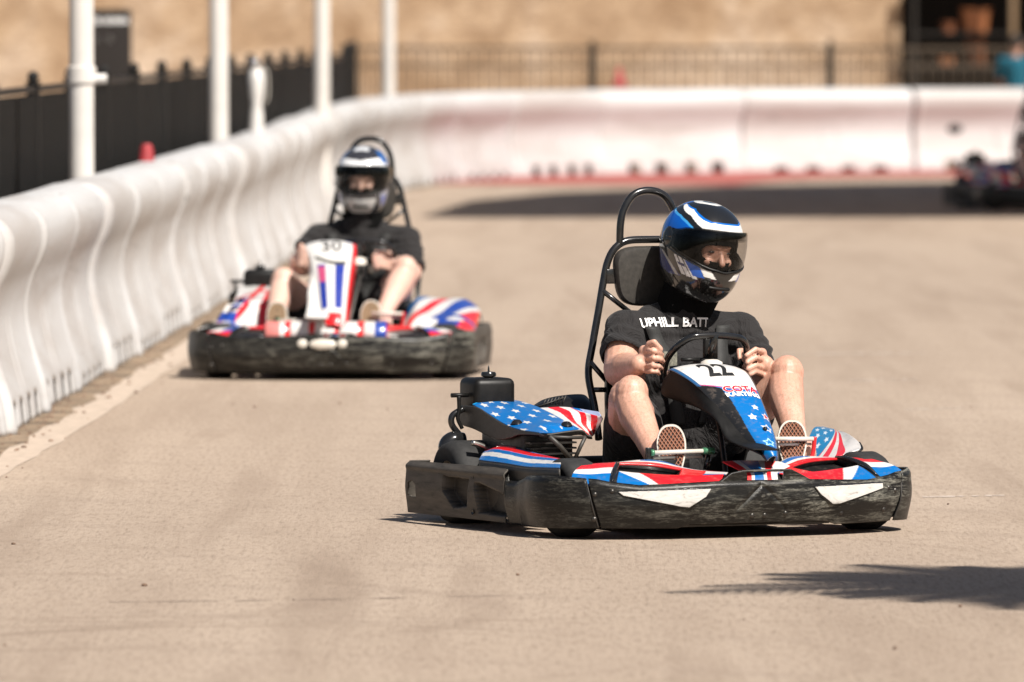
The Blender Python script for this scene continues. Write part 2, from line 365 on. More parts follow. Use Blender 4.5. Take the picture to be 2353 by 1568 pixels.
def ribbon(name, s0, s1, o0, o1, z, mat, n=160, jag=0, **k):
    V = []; Fc = []
    for i in range(n):
        s = s0+(s1-s0)*i/(n-1); j0 = 0; j1 = jag*(mnoise.noise(Vector((s*1.7, 0, 3)))+.5*mnoise.noise(Vector((s*6, 2, 3))))
        a, _, _ = on_line(s, o0+j0); b, _, _ = on_line(s, o1+j1); V += [(a[0], a[1], z), (b[0], b[1], z)]
        if i: Fc.append((2*i-2, 2*i-1, 2*i+1, 2*i))
    o = mesh_obj(name, V, Fc, mat, smooth=False); return tag(o, kind='structure', **k)
ribbon('verge', 0, 66, -1.2, .29, .004, simple('dirt_verge', (.20, .145, .095), .95, var=.6, scale=3, bmp=.01), jag=.05)
ribbon('concrete_edge', 0, 60, .24, .44, .002, simple('pale_concrete', (.42, .338, .268), .85, var=.2, scale=14), jag=.02)
ribbon('kerb', 63.5, 90, .10, 3.2, .008, simple('red_kerb_paint', (.33, .085, .07), .95, var=.25, scale=1.5), n=60)
# faint worn paint dashes and a joint in the surface
def strip(name, pts, w, z, mat, brk=1):
    P = np.array([gp(u, v)[:2] for u, v in pts]); V = []; Fc = []
    P = resample(np.c_[P, np.zeros(len(P))], 40)
    for i, p in enumerate(P):
        ww = w*min(1.2, max(.04, .55+1.6*mnoise.noise(Vector((i*.45, z*999, w*50))))) if brk else w*(.6+.5*abs(mnoise.noise(Vector((i*.3, 2, w)))))
        V += [(p[0], p[1]-ww/2, z), (p[0], p[1]+ww/2, z)]
        if i: Fc.append((2*i-2, 2*i, 2*i+1, 2*i-1))
    return tag(mesh_obj(name, V, Fc, mat, smooth=False), kind='structure')
wp = simple('worn_paint', (.49, .41, .345), .8, var=.15, scale=9)
for pts, w in (([(1800, 814), (2140, 812)], .12), ([(1950, 876), (2110, 872)], .10), ([(2080, 942), (2210, 939)], .09), ([(2120, 1143), (2310, 1139)], .10)): strip('worn_paint_mark', pts, w*.8, .0015, wp, 1)
cm = simple('joint_dirt', (.17, .125, .095), .95, var=.6, scale=5)
strip('pavement_joint', [(250, 1385), (600, 1381), (900, 1376), (1300, 1366)], .018, .003, cm)
# loose pebbles on the track, many more by the verge
pm = MB(); rr = random.Random(5)
for i in range(2200):
    if i < 26: p = (rr.uniform(-2.0, 2.3), rr.uniform(22, 38)); r = rr.uniform(.003, .008)
    else:
        a, _, _ = on_line(rr.uniform(1, 40), .02+abs(rr.gauss(0, .15))); p = (a[0], a[1]); r = rr.uniform(.003, .010)
    pm.ball((p[0], p[1], r*.5), (r*rr.uniform(.8, 1.5), r, r*.7), 5, 3)
tag(pm.build('gravel', simple('gravel_stone', (.17, .11, .075), .9, var=.4, scale=20)), kind='stuff', label='loose gravel scattered along the foot of the white barriers')

# ---- water-filled barrier modules
PROF = [(.165, .0), (.165, .035), (.150, .14), (.118, .26), (.088, .40), (.085, .50), (.105, .60), (.140, .69), (.158, .76), (.155, .83), (.120, .885), (.06, .915)]
def barrier_mesh(Lm, seed):
    half = resample([(y, 0, z) for y, z in PROF], 36); prof = np.vstack([half, half[::-1]*[-1, 1, 1]]); nv = len(prof); nu = 96
    x = np.linspace(-Lm/2, Lm/2, nu); G = np.zeros((nu, nv, 3)); e = np.minimum(x+Lm/2, Lm/2-x)
    for i in range(nu):
        k = (math.exp(-((e[i]-.045)/.022)**2)*.016-math.exp(-(e[i]/.014)**2)*.022)*(1.5, .35, .9, .6, 1.2)[seed]      # rounded rib at each end
        for c in (-.09, .09): k -= .016*math.exp(-((x[i]-c)/.035)**4)*1
        G[i, :, 0] = x[i]
        zz = prof[:, 2]; mid = np.exp(-((zz-.33)/.16)**4); kk = np.where(np.abs(x[i]) < .2, k*mid, k)
        G[i, :, 1] = prof[:, 0]*(1+kk/.13); G[i, :, 2] = zz*.975-(.012 if e[i] < .02 else 0)*(zz > .8)
    X, Z = G[..., 0], G[..., 2]; H = np.zeros((nu, nv), bool)
    for c in (-.58, -.2, .2, .58): H |= (np.abs(X-c) < .085) & (Z < (.12 if seed in (0, 3) else .075)) & (Z > .0)
    return G, H
bm_ = []
for sd_ in range(5):
    m, t, b, N, L = nodes('barrier_plastic'+('', '_worn', '_scraped', '_faded', '_stained')[sd_])
    n1 = noise(t, 1.6+sd_*.4, 6, .65, mapscale=(.16, 1, 1), dist=.6); n2 = noise(t, 14, 5, .6, mapscale=(.10, 1, 1.6), dist=.8)
    c = ramp(t, n1, [(.34, (.42, .395, .375)), (.5, (.50, .492, .483)), (.62, (.55, .55, .55))])
    c = mixc(t, ramp(t, n2, [(.63, (0, 0, 0)), (.78, (.5,)*3)]), c, (.40, .35, .29))
    n3 = noise(t, 5, 7, .7, mapscale=(.10, 1, 1.8), dist=1.2)
    if sd_ in (1, 2, 4): c = mixc(t, ramp(t, n3, [(.60, (0, 0, 0)), (.67, (.75,)*3)]), c, (.07, .06, .045))
    L(c, b.inputs['Base Color']); b.inputs['Roughness'].default_value = .55
    bump(t, b, n1, .2, .01); bm_.append(m)
MOD = 2.02; nmod = int(LS[-1]/MOD)-1; ORD = ['first', 'second', 'third', 'fourth', 'fifth', 'sixth', 'seventh', 'eighth', 'ninth', 'tenth', 'eleventh', 'twelfth']
cache = {}; seen = []
for k in range(nmod):
    s = .4+k*MOD; a, _, _ = on_line(s); b, _, _ = on_line(s+MOD-.03); c = (a+b)/2; d = b-a
    if c[1] < 31: continue
    u, v = proj(np.array([c[0], c[1], .5])); seed = (0, 1, 3, 4, 1, 2, 0, 3, 1)[k % 9]
    if u > 2800: break
    if seed not in cache:
        G, H = barrier_mesh(MOD-.05, seed); o = sheet('barrier', G, bm_[seed], hole=H, thick=.012); cache[seed] = o
        for sx in (0, -1):
            ring = [tuple(p) for p in G[sx]]; MB().add(ring, [tuple(range(len(ring)))] if sx == 0 else [tuple(range(len(ring)))[::-1]]).build('end_wall', bm_[seed], o, smooth=False)
        lid = MB().lathe([(0, .900), (.05, .900), (.055, .896), (.055, .87)], (.55, 0, 0), seg=16).build('filler_cap', M['white'], o)
    else:
        src = cache[seed]; o = src.copy(); COL.objects.link(o)
        for ch in src.children: q = ch.copy(); COL.objects.link(q); q.parent = o
    jr = random.Random(k); o.location = (c[0]+jr.uniform(-.02, .02), c[1], 0); o.rotation_euler = (0, 0, math.atan2(d[1], d[0])+jr.uniform(-.012, .012)); seen.append((o, u, c[1]))
# where each module shows decides what it is called
left = [q for q in seen if q[2] < 82]; far = [q for q in seen if q[2] >= 82]
DESC = ['cut by the left picture edge', 'just in front of the thickest pale pole', 'to the right of the thickest pale pole', 'just left of the second pale pole']
for i, (o, u, y) in enumerate(left):
    w_ = ORD[i] if i < 12 else f'{["thirteenth","fourteenth","fifteenth","sixteenth","seventeenth","eighteenth","nineteenth","twentieth","twenty-first","twenty-second","twenty-third","twenty-fourth","twenty-fifth","twenty-sixth","twenty-seventh","twenty-eighth","twenty-ninth","thirtieth"][i-12]}'
    tag(o, f'white plastic barrier module, {w_} from the near end of the left row', 'barrier', 'white plastic barriers lining the track')
for i, (o, u, y) in enumerate(far):
    tag(o, f'white plastic barrier module, {ORD[min(i,11)]} after the bend in the far row', 'barrier', 'white plastic barriers lining the track')
# drain plug showing dark on one far module, tyre smears on the left ones
def far_at(u): return min(far, key=lambda q: abs(q[1]-u))[0]
def on_obj(o, P):
    m = Matrix.Translation(o.location)@Matrix.Rotation(o.rotation_euler[2], 4, 'Z'); return m.inverted()@Vector(P)
ob = far_at(2225); Pp = Vector(O3)+(Vector(ray(2225, 298)))*92.0; lp = on_obj(ob, Pp)
MB().ball((lp.x, -.10, lp.z), (.085, .02, .05)).build('drain_plug', M['black'], ob)
ob['label'] = 'white far barrier module with a dark drain plug, right of the front driver'

# ---- fences
FP = simple('black_iron', (.007, .0065, .006), .55, var=.4, spec=.3)
FH = 1.34
FB = simple('brown_iron', (.07, .05, .032), .6, var=.4)
def fence_run(P0, P1, npan, first_label, post_group, far_run, name='fence_panel'):
    P0 = np.array(P0, float); P1 = np.array(P1, float); Lr = np.linalg.norm(P1-P0); d = (P1-P0)/Lr; rz = math.atan2(d[1], d[0]); pl = Lr/npan
    npk = int(round(pl/.118)); src = None
    pk = MB().box((0, 0, 0), (.028, .02, FH-.12)).build('picket', FB if far_run else FP, None, smooth=False).data
    bpy.data.objects.remove([o for o in bpy.data.objects if o.data == pk][0])
    for i in range(npan):
        c = P0+d*pl*(i+.5); r = empty(name, (c[0], c[1], 0), rz, group=post_group)
        rail = MB().box((0, 0, FH-.03), (pl, .035, .035)).box((0, 0, .14), (pl, .035, .035)).box((0, 0, FH-.24), (pl, .028, .028))
        rail.build('rail', FB if far_run else FP, r, smooth=False)
        if far_run:
            for j in range(npk):
                o = bpy.data.objects.new('picket', pk); link(o, r); o.location = (-pl/2+(j+.5)*pl/npk, 0, (FH-.12)/2+.06)
        else:
            mb = MB()
            for j in range(npk): mb.box((-pl/2+(j+.5)*pl/npk, 0, (FH-.12)/2+.06), (.03, .05, FH-.12))
            o = mb.build('pickets', FP, r, smooth=False); o['kind'] = 'stuff'
        pm_ = MB().box((-pl/2, 0, FH/2), (.065, .065, FH)).build('post', FP, r, smooth=False)
        MB().box((-pl/2, 0, FH+.006), (.08, .08, .012)).ball((-pl/2, 0, FH+.035), .032).build('finial', FP, r)
        yield i, r
far_names = ['behind the rear pale pole', 'left of the red cone', 'right of the red cone', 'beside the dark building opening', 'in front of the dark opening']
for i, r in fence_run((-2.80, 35), (-1.62, 81), 18, '', 'black iron fence panels beside the left barriers', False):
    w_ = (ORD+['thirteenth', 'fourteenth', 'fifteenth', 'sixteenth', 'seventeenth', 'eighteenth'])[i]
    r['label'] = f'black iron fence panel with ball finials, {w_} from the left picture edge'; r['category'] = 'fence'
for i, r in fence_run((-1.83, 99.3), (-1.62, 81), 6, '', 'black iron fence panels running to the far corner', False):
    r['label'] = f'black iron fence panel seen edge-on, {ORD[i]} back from the far corner'; r['category'] = 'fence'
for i, r in fence_run((-1.83, 99.3), (12.0, 99.5), 5, '', 'black iron fence panels in front of the tan wall', True):
    r['label'] = f'see-through black iron fence panel {far_names[i]}'; r['category'] = 'fence'

# ---- pale poles behind the left barriers
pm = simple('pale_painted_pole', (.62, .59, .55), .45, var=.08, scale=6)
names = ['thickest pale round pole with a clamp collar, at the left', 'second pale round pole, left of the rear kart', 'third pale round pole, thinner, above the rear kart', 'rearmost and thinnest pale round pole near the barrier bend']
for i, (u, D) in enumerate(((188, 43.5), (503, 56), (740, 69), (893, 84.5))):
    x = (u-1176.5)*D/FPX; r = empty('pole', (x, D, 0), label=names[i], cat='pole', group='pale poles behind the barriers')
    MB().lathe([(.0625, 0), (.0625, 7.2), (.055, 7.25), (0, 7.27)], (0, 0, 0), seg=28).build('shaft', pm, r, auto=50)
    MB().lathe([(.12, 0), (.12, .02), (.07, .03)], (0, 0, 0), seg=20).build('base_plate', pm, r, auto=40)
    if i == 0:
        z0 = 1.71-(172-32)/450
        MB().lathe([(.063, -.045), (.074, -.04), (.074, .04), (.063, .045)], (0, 0, z0), seg=28).build('collar', pm, r, auto=40)
        MB().lathe([(.025, .05), (.025, .128), (0, .13)], (0, 0, z0-.02), axis='x', seg=16).build('stub', M['white'], r, auto=40)

# ---- tan building wall with dark opening at the right
sw = simple('tan_stone', (.50, .37, .25), .9, var=.05, scale=2)
def stone():
    m, t, b, N, L = nodes('tan_stone_wall')
    f = noise(t, .55, 5, .6, dist=.5); g2 = noise(t, 9, 6, .65, mapscale=(1, 1, 2.2))
    c = ramp(t, f, [(.36, (.38, .25, .145)), (.5, (.50, .36, .235)), (.62, (.62, .49, .37))])
    g4 = noise(t, 1.8, 6, .7, mapscale=(1, 1, 1.5), dist=1); c = mixc(t, 1.0, c, ramp(t, g4, [(.40, (.78, .74, .70)), (.58, (1.06, 1.06, 1.06))]), 'MULTIPLY')
    L(mixc(t, 1.0, c, ramp(t, g2, [(.35, (.70, .67, .64)), (.6, (1, 1, 1))]), 'MULTIPLY'), b.inputs['Base Color'])
    b.inputs['Roughness'].default_value = .9; bump(t, b, g2, .8, .05); return m
sm_ = stone()
DW = 112.0; xw = lambda u: (u-1176.5)*DW/FPX
bl = empty('stone_building', (0, DW, 0), label='long tan stone building wall behind the fences, filling the top of the picture', cat='building')
MB().box(((xw(2068)-40)/2, .35, 4), (xw(2068)+40, .7, 8)).build('wall', sm_, bl, smooth=False)
xo, x1 = xw(2068), xw(2068)+6
MB().box(((xo+x1)/2, .35, 6.1), (x1-xo, .7, 3.8)).build('lintel_wall', sm_, bl, smooth=False)
MB().box((x1+15, .35, 4), (30, .7, 8)).build('wall', sm_, bl, smooth=False)
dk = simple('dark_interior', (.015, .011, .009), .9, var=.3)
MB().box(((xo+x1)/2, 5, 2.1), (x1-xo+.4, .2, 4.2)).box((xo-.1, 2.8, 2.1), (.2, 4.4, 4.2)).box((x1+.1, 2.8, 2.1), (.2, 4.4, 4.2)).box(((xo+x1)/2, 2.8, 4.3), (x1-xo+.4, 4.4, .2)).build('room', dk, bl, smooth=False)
# crates and things in the opening that catch the sun
oc = simple('orange_plastic', (.15, .05, .018), .6, var=.3, scale=5)
def box_thing(name, u0, v0, u1, v1, D, mat, label, cat, dp=.3, inset=.02):
    a = O3+ray(u0, v0)*D; b = O3+ray(u1, v1)*D; w_, h_ = b[0]-a[0], a[2]-b[2]
    r = empty(name, ((a[0]+b[0])/2, D, b[2]), label=label, cat=cat)
    MB().box((0, 0, h_/2), (w_, dp, h_), bev=min(w_, h_)*.12).build('body', mat, r)
    return r, w_, h_
sh = empty('storage_shelf', (xw(2210), DW-.2, 0), label='dark steel storage shelf standing in the dark building opening', cat='shelf')
for zz in (.35, 1.00, 1.45, 2.2): MB().box((0, 0, zz), (1.3, .45, .03)).build('shelf_board', M['steel_dark'], sh, smooth=False)
for sx in (-.64, .64):
    for sy in (-.2, .2): MB().box((sx, sy, 1.2), (.04, .04, 2.4)).build('upright', M['steel_dark'], sh, smooth=False)
zsh = lambda v: 1.71-(v-32)*DW/FPX
for (u0, u1, h_, z_, mt, lb) in ((2160, 2192, .13, 1.465, oc, 'small orange tub at the left of the upper shelf'), (2206, 2270, .30, 1.465, simple('pale_orange', (.26, .095, .035), .6, var=.25, scale=6), 'big orange tub in the middle of the upper shelf'), (2215, 2262, .33, 1.015, oc, 'tall orange tub on the lower shelf, in the opening'), (2150, 2190, .12, 1.015, simple('dull_orange', (.30, .12, .05), .7), 'dull orange tub at the left of the lower shelf')):
    w_ = (u1-u0)*DW/FPX; r = empty('tub', (xw((u0+u1)/2), DW-.25, z_), label=lb, cat='tub', group='orange tubs on the storage shelf')
    MB().lathe([(0, 0), (w_*.42, 0), (w_*.5, h_), (w_*.46, h_), (w_*.40, .02)], (0, 0, 0), seg=18).build('body', mt, r, auto=40)
    MB().lathe([(w_*.5, h_-.02), (w_*.54, h_-.015), (w_*.54, h_), (w_*.5, h_+.004)], (0, 0, 0), seg=18).build('rim', mt, r, auto=40)
pr = empty('timber_post', (xw(2318), DW-1.0, 0), label='narrow tan post at the right edge of the dark opening', cat='post')
MB().box((0, 0, 1.9), (.07, .07, 3.8)).build('shaft', simple('timber', (.20, .13, .07), .8, mapscale=(1, 1, .1)), pr, smooth=False)
MB().box((0, 0, .05), (.16, .16, .1)).build('foot', M['steel_dark'], pr, smooth=False)
# black cabinet with a header
r = empty('equipment_cabinet', ((247-1176.5)*70/FPX, 70, 0), label='tall black cabinet with white lettering across its head, behind the thickest pole', cat='cabinet')
ht = 1.71-(22-32)*70/FPX; wd = .38
MB().box((0, .1, ht/2), (wd, .2, ht), bev=.01).build('body', dk, r)
V, Fc = text_geo('RACE ADMIN', .064, .003); o = mesh_obj('lettering', np.c_[V[:, 0]-.02, np.full(len(V), -.004), V[:, 1]+ht-.095], Fc, M['wtext'], r, smooth=False)
for sx in (-.095, .02): MB().tube([(sx+.022*math.cos(a), -.006, ht-.245+.022*math.sin(a)) for a in np.linspace(0, 2*math.pi, 17)[:-1]], .0025, closed=True, seg=6, n=24).build('round_knob', M['metal'], r)
# padded white post with a shiny round cap
r = empty('padded_post', ((590-1176.5)*58/FPX, 58, 0), label='short white padded post with a shiny ball cap in front of the dark fence', cat='post')
MB().lathe([(.04, 0), (.05, .5), (.055, .84), (.042, 1.04), (.036, 1.10), (.050, 1.16), (.056, 1.26), (.045, 1.33), (0, 1.35)], (0, 0, 0), seg=20).build('padding', M['white'], r)
MB().ball((-.012, -.02, 1.375), .036, 20, 14).build('cap', simple('chrome', (.7, .7, .7), .08, 1, var=.05), r)
MB().tube([(0.04, 0, 1.36), (.075, 0, 1.30), (.078, 0, 1.15), (.06, 0, 1.10)], .004).build('strap', M['cream'], r)
# cones
conem = simple('red_cone', (.32, .03, .035), .55, var=.2, scale=12)
def cone(x, y, z, h, w, label):
    r = empty('traffic_cone', (x, y, z), label=label, cat='cone')
    MB().lathe([(w*.40, .03), (w*.10, h*.97), (w*.07, h), (0, h)], (0, 0, 0), seg=20).build('cone_body', conem, r, auto=50)
    MB().box((0, 0, .015), (w, w, .03), bev=.008).build('cone_base', conem, r)
cone((337-1176.5)*46.6/FPX, 46.6, .0, 1.0, .36, 'red cone poking up behind the left barriers by the thickest pole')
bb, dd, nn = on_line(0)
f0 = far_at(1425); cone(f0.location.x*0+(1423-1176.5)*91.3/FPX, 91.35, .925, .215, .17, 'small red cone standing on top of the far barrier')
# unseen canopy added overhead, its outline shaped to cast the far track shadow
kx, ky = -SUNV.x/SUNV.z, -SUNV.y/SUNV.z; HZ = 6.0
gpts = [gp(985, 500), gp(1100, 462), gp(1300, 443), gp(1700, 428), gp(2400, 416)]
poly = [(p[0]-kx*HZ, p[1]-ky*HZ) for p in gpts]+[(16, 83.5), (16, 66.2)]; p_ = gp(2400, 500); poly += [(p_[0]-kx*HZ, p_[1]-ky*HZ), (gpts[0][0]-kx*HZ+.3, gpts[0][1]-ky*HZ-.2)]
ca = empty('added_canopy', (13, 77, 0), label='unseen flat canopy on posts, added to shadow the far strip of track', cat='canopy')
V = [(x-13, y-77, HZ) for x, y in poly]+[(x-13, y-77, HZ+.15) for x, y in poly]; n = len(poly)
Fc = [tuple(range(n))[::-1], tuple(range(n, 2*n))]+[(i, (i+1) % n, n+(i+1) % n, n+i) for i in range(n)]
mesh_obj('roof', V, Fc, M['white'], ca, smooth=False)
for x, y in ((-1, -7), (-1, 4), (2.4, -7), (2.4, 4)): MB().tube([(x, y, 0), (x, y, HZ)], .12, seg=16).build('post', pm, ca)
# palm tree outside the right edge whose crown shades the foreground
c0 = gp(2440, 1340); PH = 3.1; px_, py_ = c0[0]-kx*PH, c0[1]-ky*PH
pa = empty('palm_tree', (px_, py_, 0), label='palm tree to the right of the picture, shading the near track', cat='palm tree')
MB().tube([(0, 0, 0), (.03, .02, 2), (0, 0, PH-.1)], [.16, .12, .11], seg=14, n=20).build('trunk', simple('palm_bark', (.12, .085, .055), .95, mapscale=(1, 1, 4), scale=12, bmp=.01), pa)
fm = simple('palm_leaf', (.05, .09, .03), .5, var=.3); cr = random.Random(3)
for k in range(26):
    az = 2*math.pi*k/26+cr.uniform(-.15, .15); Lf = cr.uniform(.7, 1.1) if k not in (12, 14) else 1.3; rise = cr.uniform(.0, .5); P = []
    for i in range(16):
        q = i/15; P.append((math.cos(az)*Lf*q, math.sin(az)*Lf*q, PH-.1+rise*q-.5*q*q*Lf*.6))
    mb = MB().tube(P, [.012, .003], seg=5, n=16); P = resample(P, 26)
    for i in range(3, 26):
        tdir = P[i]-P[i-1]; tdir /= np.linalg.norm(tdir); sd2 = np.cross(tdir, (0, 0, 1)); sd2 /= np.linalg.norm(sd2); ll = .34*math.sin(math.pi*(i/26)**.7)+.06
        for sg in (-1, 1):
            e = P[i]+sd2*sg*ll*.8+tdir*ll*.55-np.array([0, 0, ll*.3]); w2 = tdir*.022
            n = len(mb.v); mb.v += [tuple(P[i]-w2), tuple(P[i]+w2), tuple(e)]; mb.f += [(n, n+1, n+2)]
    mb.build('frond', fm, pa, smooth=False)

# ================================================================ KART
# local frame: x forward (nose at 0, back is negative), y to the driver's left, z up
def C1(pts, **k): return [K1.at(u, v, **k) for u, v in pts]
def C1x(pts): return [K1.at(u, v, x=x) for u, v, x in pts]
HALF = [(0, 0), (-.004, .15), (-.022, .28), (-.055, .42), (-.10, .535), (-.15, .605), (-.20, .64), (-.27, .668), (-.36, .672), (-.46, .652), (-.505, .646), (-.60, .652), (-.95, .675), (-1.28, .690), (-1.325, .680), (-1.345, .64), (-1.35, .60)]
TOPZ = [(0, .188), (.16, .188), (.42, .178), (.52, .190), (.56, .198), (.70, .207), (.86, .200), (.905, .196), (1.03, .172), (1.085, .172), (1.10, .210), (1.2, .212), (2.0, .203), (2.3, .20)]
def bumper_grid(sgn, s0, s1, nu, nv, dz=0.0, tuck=.022):
    """outer skin between two stations of the outline; a station given as (bottom, top) makes a slanted edge"""
    P = resample([(x, y*sgn, 0) for x, y in HALF], 900); S = np.r_[0, np.cumsum(np.linalg.norm(np.diff(P, axis=0), axis=1))]
    b0, t0 = (s0, s0) if np.ndim(s0) == 0 else s0; b1, t1 = (s1, s1) if np.ndim(s1) == 0 else s1
    G = np.zeros((nu, nv, 3)); q = np.linspace(0, 1, nv); out = -tuck*(1-q)**3-.010*np.exp(-((q-1)/.05)**2)+.006*np.exp(-((q-.5)/.3)**2)
    tk = [a for a, _ in TOPZ]; tz = [b+dz for _, b in TOPZ]; x_, y_ = P[:, 0], P[:, 1]
    for j in range(nv):
        s = np.linspace(b0+(t0-b0)*q[j], b1+(t1-b1)*q[j], nu); c = np.clip(s, .012, 9)
        T = np.stack([np.interp(c+.01, S, x_)-np.interp(c-.01, S, x_), np.interp(c+.01, S, y_)-np.interp(c-.01, S, y_)], -1); T /= np.maximum(np.linalg.norm(T, axis=1, keepdims=True), 1e-9)
        T[s > S[-1]-.02] = T[np.argmax(s > S[-1]-.02)-1] if (s > S[-1]-.02).any() else T[s > S[-1]-.02]
        zt = np.interp(s, tk, tz); z0 = np.interp(s, [0, .25, .29, .55, .95, 1.1, 2.2], [.052, .050, .038, .040, .032, .034, .030])
        G[:, j, 0] = np.interp(s, S, x_)+T[:, 1]*sgn*out[j]; G[:, j, 1] = np.interp(s, S, y_)-T[:, 0]*sgn*out[j]; G[:, j, 2] = z0+(zt-z0)*q[j]
    return G, s, None
def build_bumper(root, style='us'):
    # centre nose piece with the carrying slot
    dz = 0.0 if style == 'us' else .022
    gl, s, _ = bumper_grid(1, 0, (.545, .588), 220, 34, dz); gr, _, _ = bumper_grid(-1, 0, (.545, .588), 220, 34, dz)
    G = np.concatenate([gr[::-1], gl[1:]], 0); Y = G[..., 1]
    # grooves and swage lines
    yy, zz = G[..., 1], G[..., 2]; lumps = np.zeros_like(yy)
    for sgn in (1, -1):
        dline = np.abs((zz-.085)-(yy*sgn-.10)*-.9); lumps -= .006*np.exp(-(dline/.008)**2)*((yy*sgn > .0) & (yy*sgn < .09))
    lumps += .010*np.clip((.115-np.abs(zz-.112))/.12, 0, 1)*np.exp(-((np.abs(yy)-.33)/.2)**4)
    G[..., 0] += lumps*.9
    nose = sheet('nose_bumper', G, M['scuff'], root, thick=.006, off=0)
    # handle above the slot
    hp = [(-.012, -.150, .184), (-.016, -.105, .214), (-.018, -.06, .2225), (-.018, .02, .2235), (-.018, .115, .2225), (-.016, .150, .206), (-.012, .185, .186)]
    Gh = loft([[(x-.004, y, .176) for x, y, z in hp], hp], 90, 14, smooth=False)
    Hm = (Gh[..., 1] > -.048) & (Gh[..., 1] < .088) & (Gh[..., 2] < .2125) & (Gh[..., 2] > .186)
    sheet('carry_handle', Gh, M['scuff'], root, hole=Hm, thick=.012, off=0)
    for sgn in (1, -1):
        g2, s, _ = bumper_grid(sgn, (.555, .598), 1.093, 160, 30, dz, .012); sheet('corner_bumper', g2, M['scuff'], root, thick=.006, off=0)
        MB().tube([g2[0, 0]+[.003, 0, 0], g2[0, 14]+[.004, 0, 0], g2[0, -1]+[.002, 0, 0]], .0028, seg=6).build('seam_edge', M['steel_dark'], root)
        g3, s3, N3 = bumper_grid(sgn, 1.098, 2.06, 380, 70, dz, .004)
        X, Z = g3[..., 0], g3[..., 2]
        H = in_poly(X, Z, [(-1.235, .085), (-1.235, .125), (-1.265, .14), (-1.295, .132), (-1.30, .088)])
        dep = in_poly(X, Z, [(-.84, .165), (-1.03, .168), (-1.03, .12), (-.96, .065), (-.86, .075)]) | in_poly(X, Z, [(-.575, .125), (-.585, .055), (-.78, .058), (-.80, .155), (-.76, .155)])
        dep = dep.astype(float)
        for _ in range(1): dep[1:-1, 1:-1] = (dep[1:-1, 1:-1]*2+dep[:-2, 1:-1]+dep[2:, 1:-1]+dep[1:-1, :-2]+dep[1:-1, 2:])/6
        g3[..., 1] -= sgn*dep*.045
        g3[..., 1] += sgn*.004*np.exp(-((Z-.188)/.008)**2)
        sd = sheet('side_bumper', g3, M['side'], root, hole=H, thick=.006, off=0)
        for (x, z) in ((-.56, .14), (-.56, .062), (-.815, .175), (-.815, .058), (-1.02, .178), (-1.02, .062), (-.94, .185)):
            j = int(np.argmin(np.abs(g3[:, 0, 0]-x))); y = g3[j, 35, 1]
            MB().lathe([(0, .002), (.008, .002), (.0095, -.001)], (x, y, z), axis='y', seg=12).build('bolt', M['gloss_black'], root)
    for sgn in (1, -1):                     # rear return rail
        pass
    MB().tube([(-1.34, -.60, .12), (-1.40, -.5, .12), (-1.43, 0, .12), (-1.40, .5, .12), (-1.34, .60, .12)], .02, seg=12).build('rear_bumper_bar', M['black'], root)
    MB().box((-1.44, 0, .12), (.03, 1.0, .16), bev=.012).build('rear_bumper', M['black'], root)
    # white pads
    def pad(pts, mirror):
        pts = [(-y if mirror else y, z) for y, z in pts]; ys = [p[0] for p in pts]; zs = [p[1] for p in pts]
        yy, zz = np.meshgrid(np.linspace(min(ys)-.004, max(ys)+.004, 300), np.linspace(min(zs)-.004, max(zs)+.004, 90), indexing='ij')
        cols = np.argmin(np.abs(G[:, 20, 1][None]-yy[:, :1]), axis=1); xx = np.stack([np.interp(zz[i], G[c, :, 2], G[c, :, 0]) for i, c in enumerate(cols)])
        for _ in range(6): xx[1:-1, 1:-1] = (xx[:-2, 1:-1]+xx[2:, 1:-1]+xx[1:-1, :-2]+xx[1:-1, 2:])/4
        for nm, gr, mt, lf in (('pad_frame', 1.0, M['gloss_black'], .004), ('white_pad', .0, M['padwhite'], .008)):
            cy_, cz_ = sum(ys)/len(ys), sum(zs)/len(zs); Pp = [(y+gr*.0035*np.sign(y-cy_), z+gr*.0035*np.sign(z-cz_)) for y, z in pts]
            inside = in_poly(yy, zz, Pp); sheet(nm, np.stack([xx+lf, yy, zz], -1), mt, root, hole=~inside, thick=.005, off=0)
    if style == 'us': pad([(.484, .158), (.186, .165), (.205, .140), (.262, .107), (.292, .110), (.470, .146)], True)
    if style == 'us': pad([(.470, .166), (.191, .163), (.212, .138), (.258, .106), (.285, .107), (.470, .150)], False)
    # screws on the nose
    for (y, z) in ((-.03, .075), (.09, .08), (.015, .075), (-.5, .16), (.5, .15), (.48, .08), (.53, .14), (-.55, .15), (-.55, .07), (.3, .075)):
        j = np.argmin((G[..., 1]-y)**2+(G[..., 2]-z)**2); x = G.reshape(-1, 3)[j, 0]-.004
        MB().lathe([(0, .004), (.006, .004), (.009, -.002)], (x+.006, y, z), axis='x', seg=12).build('bolt', M['steel_dark'], root)
    return G
def pad_mat():
    m, t, b, N, L = nodes('scratched_white_pad'); n = noise(t, 40, 6, .75, mapscale=(1, .25, 1), dist=2)
    L(ramp(t, n, [(.30, (.24, .22, .19)), (.44, (.47, .45, .42)), (.7, (.58, .56, .53))]), b.inputs['Base Color']); b.inputs['Roughness'].default_value = .5; return m
M['padwhite'] = pad_mat()

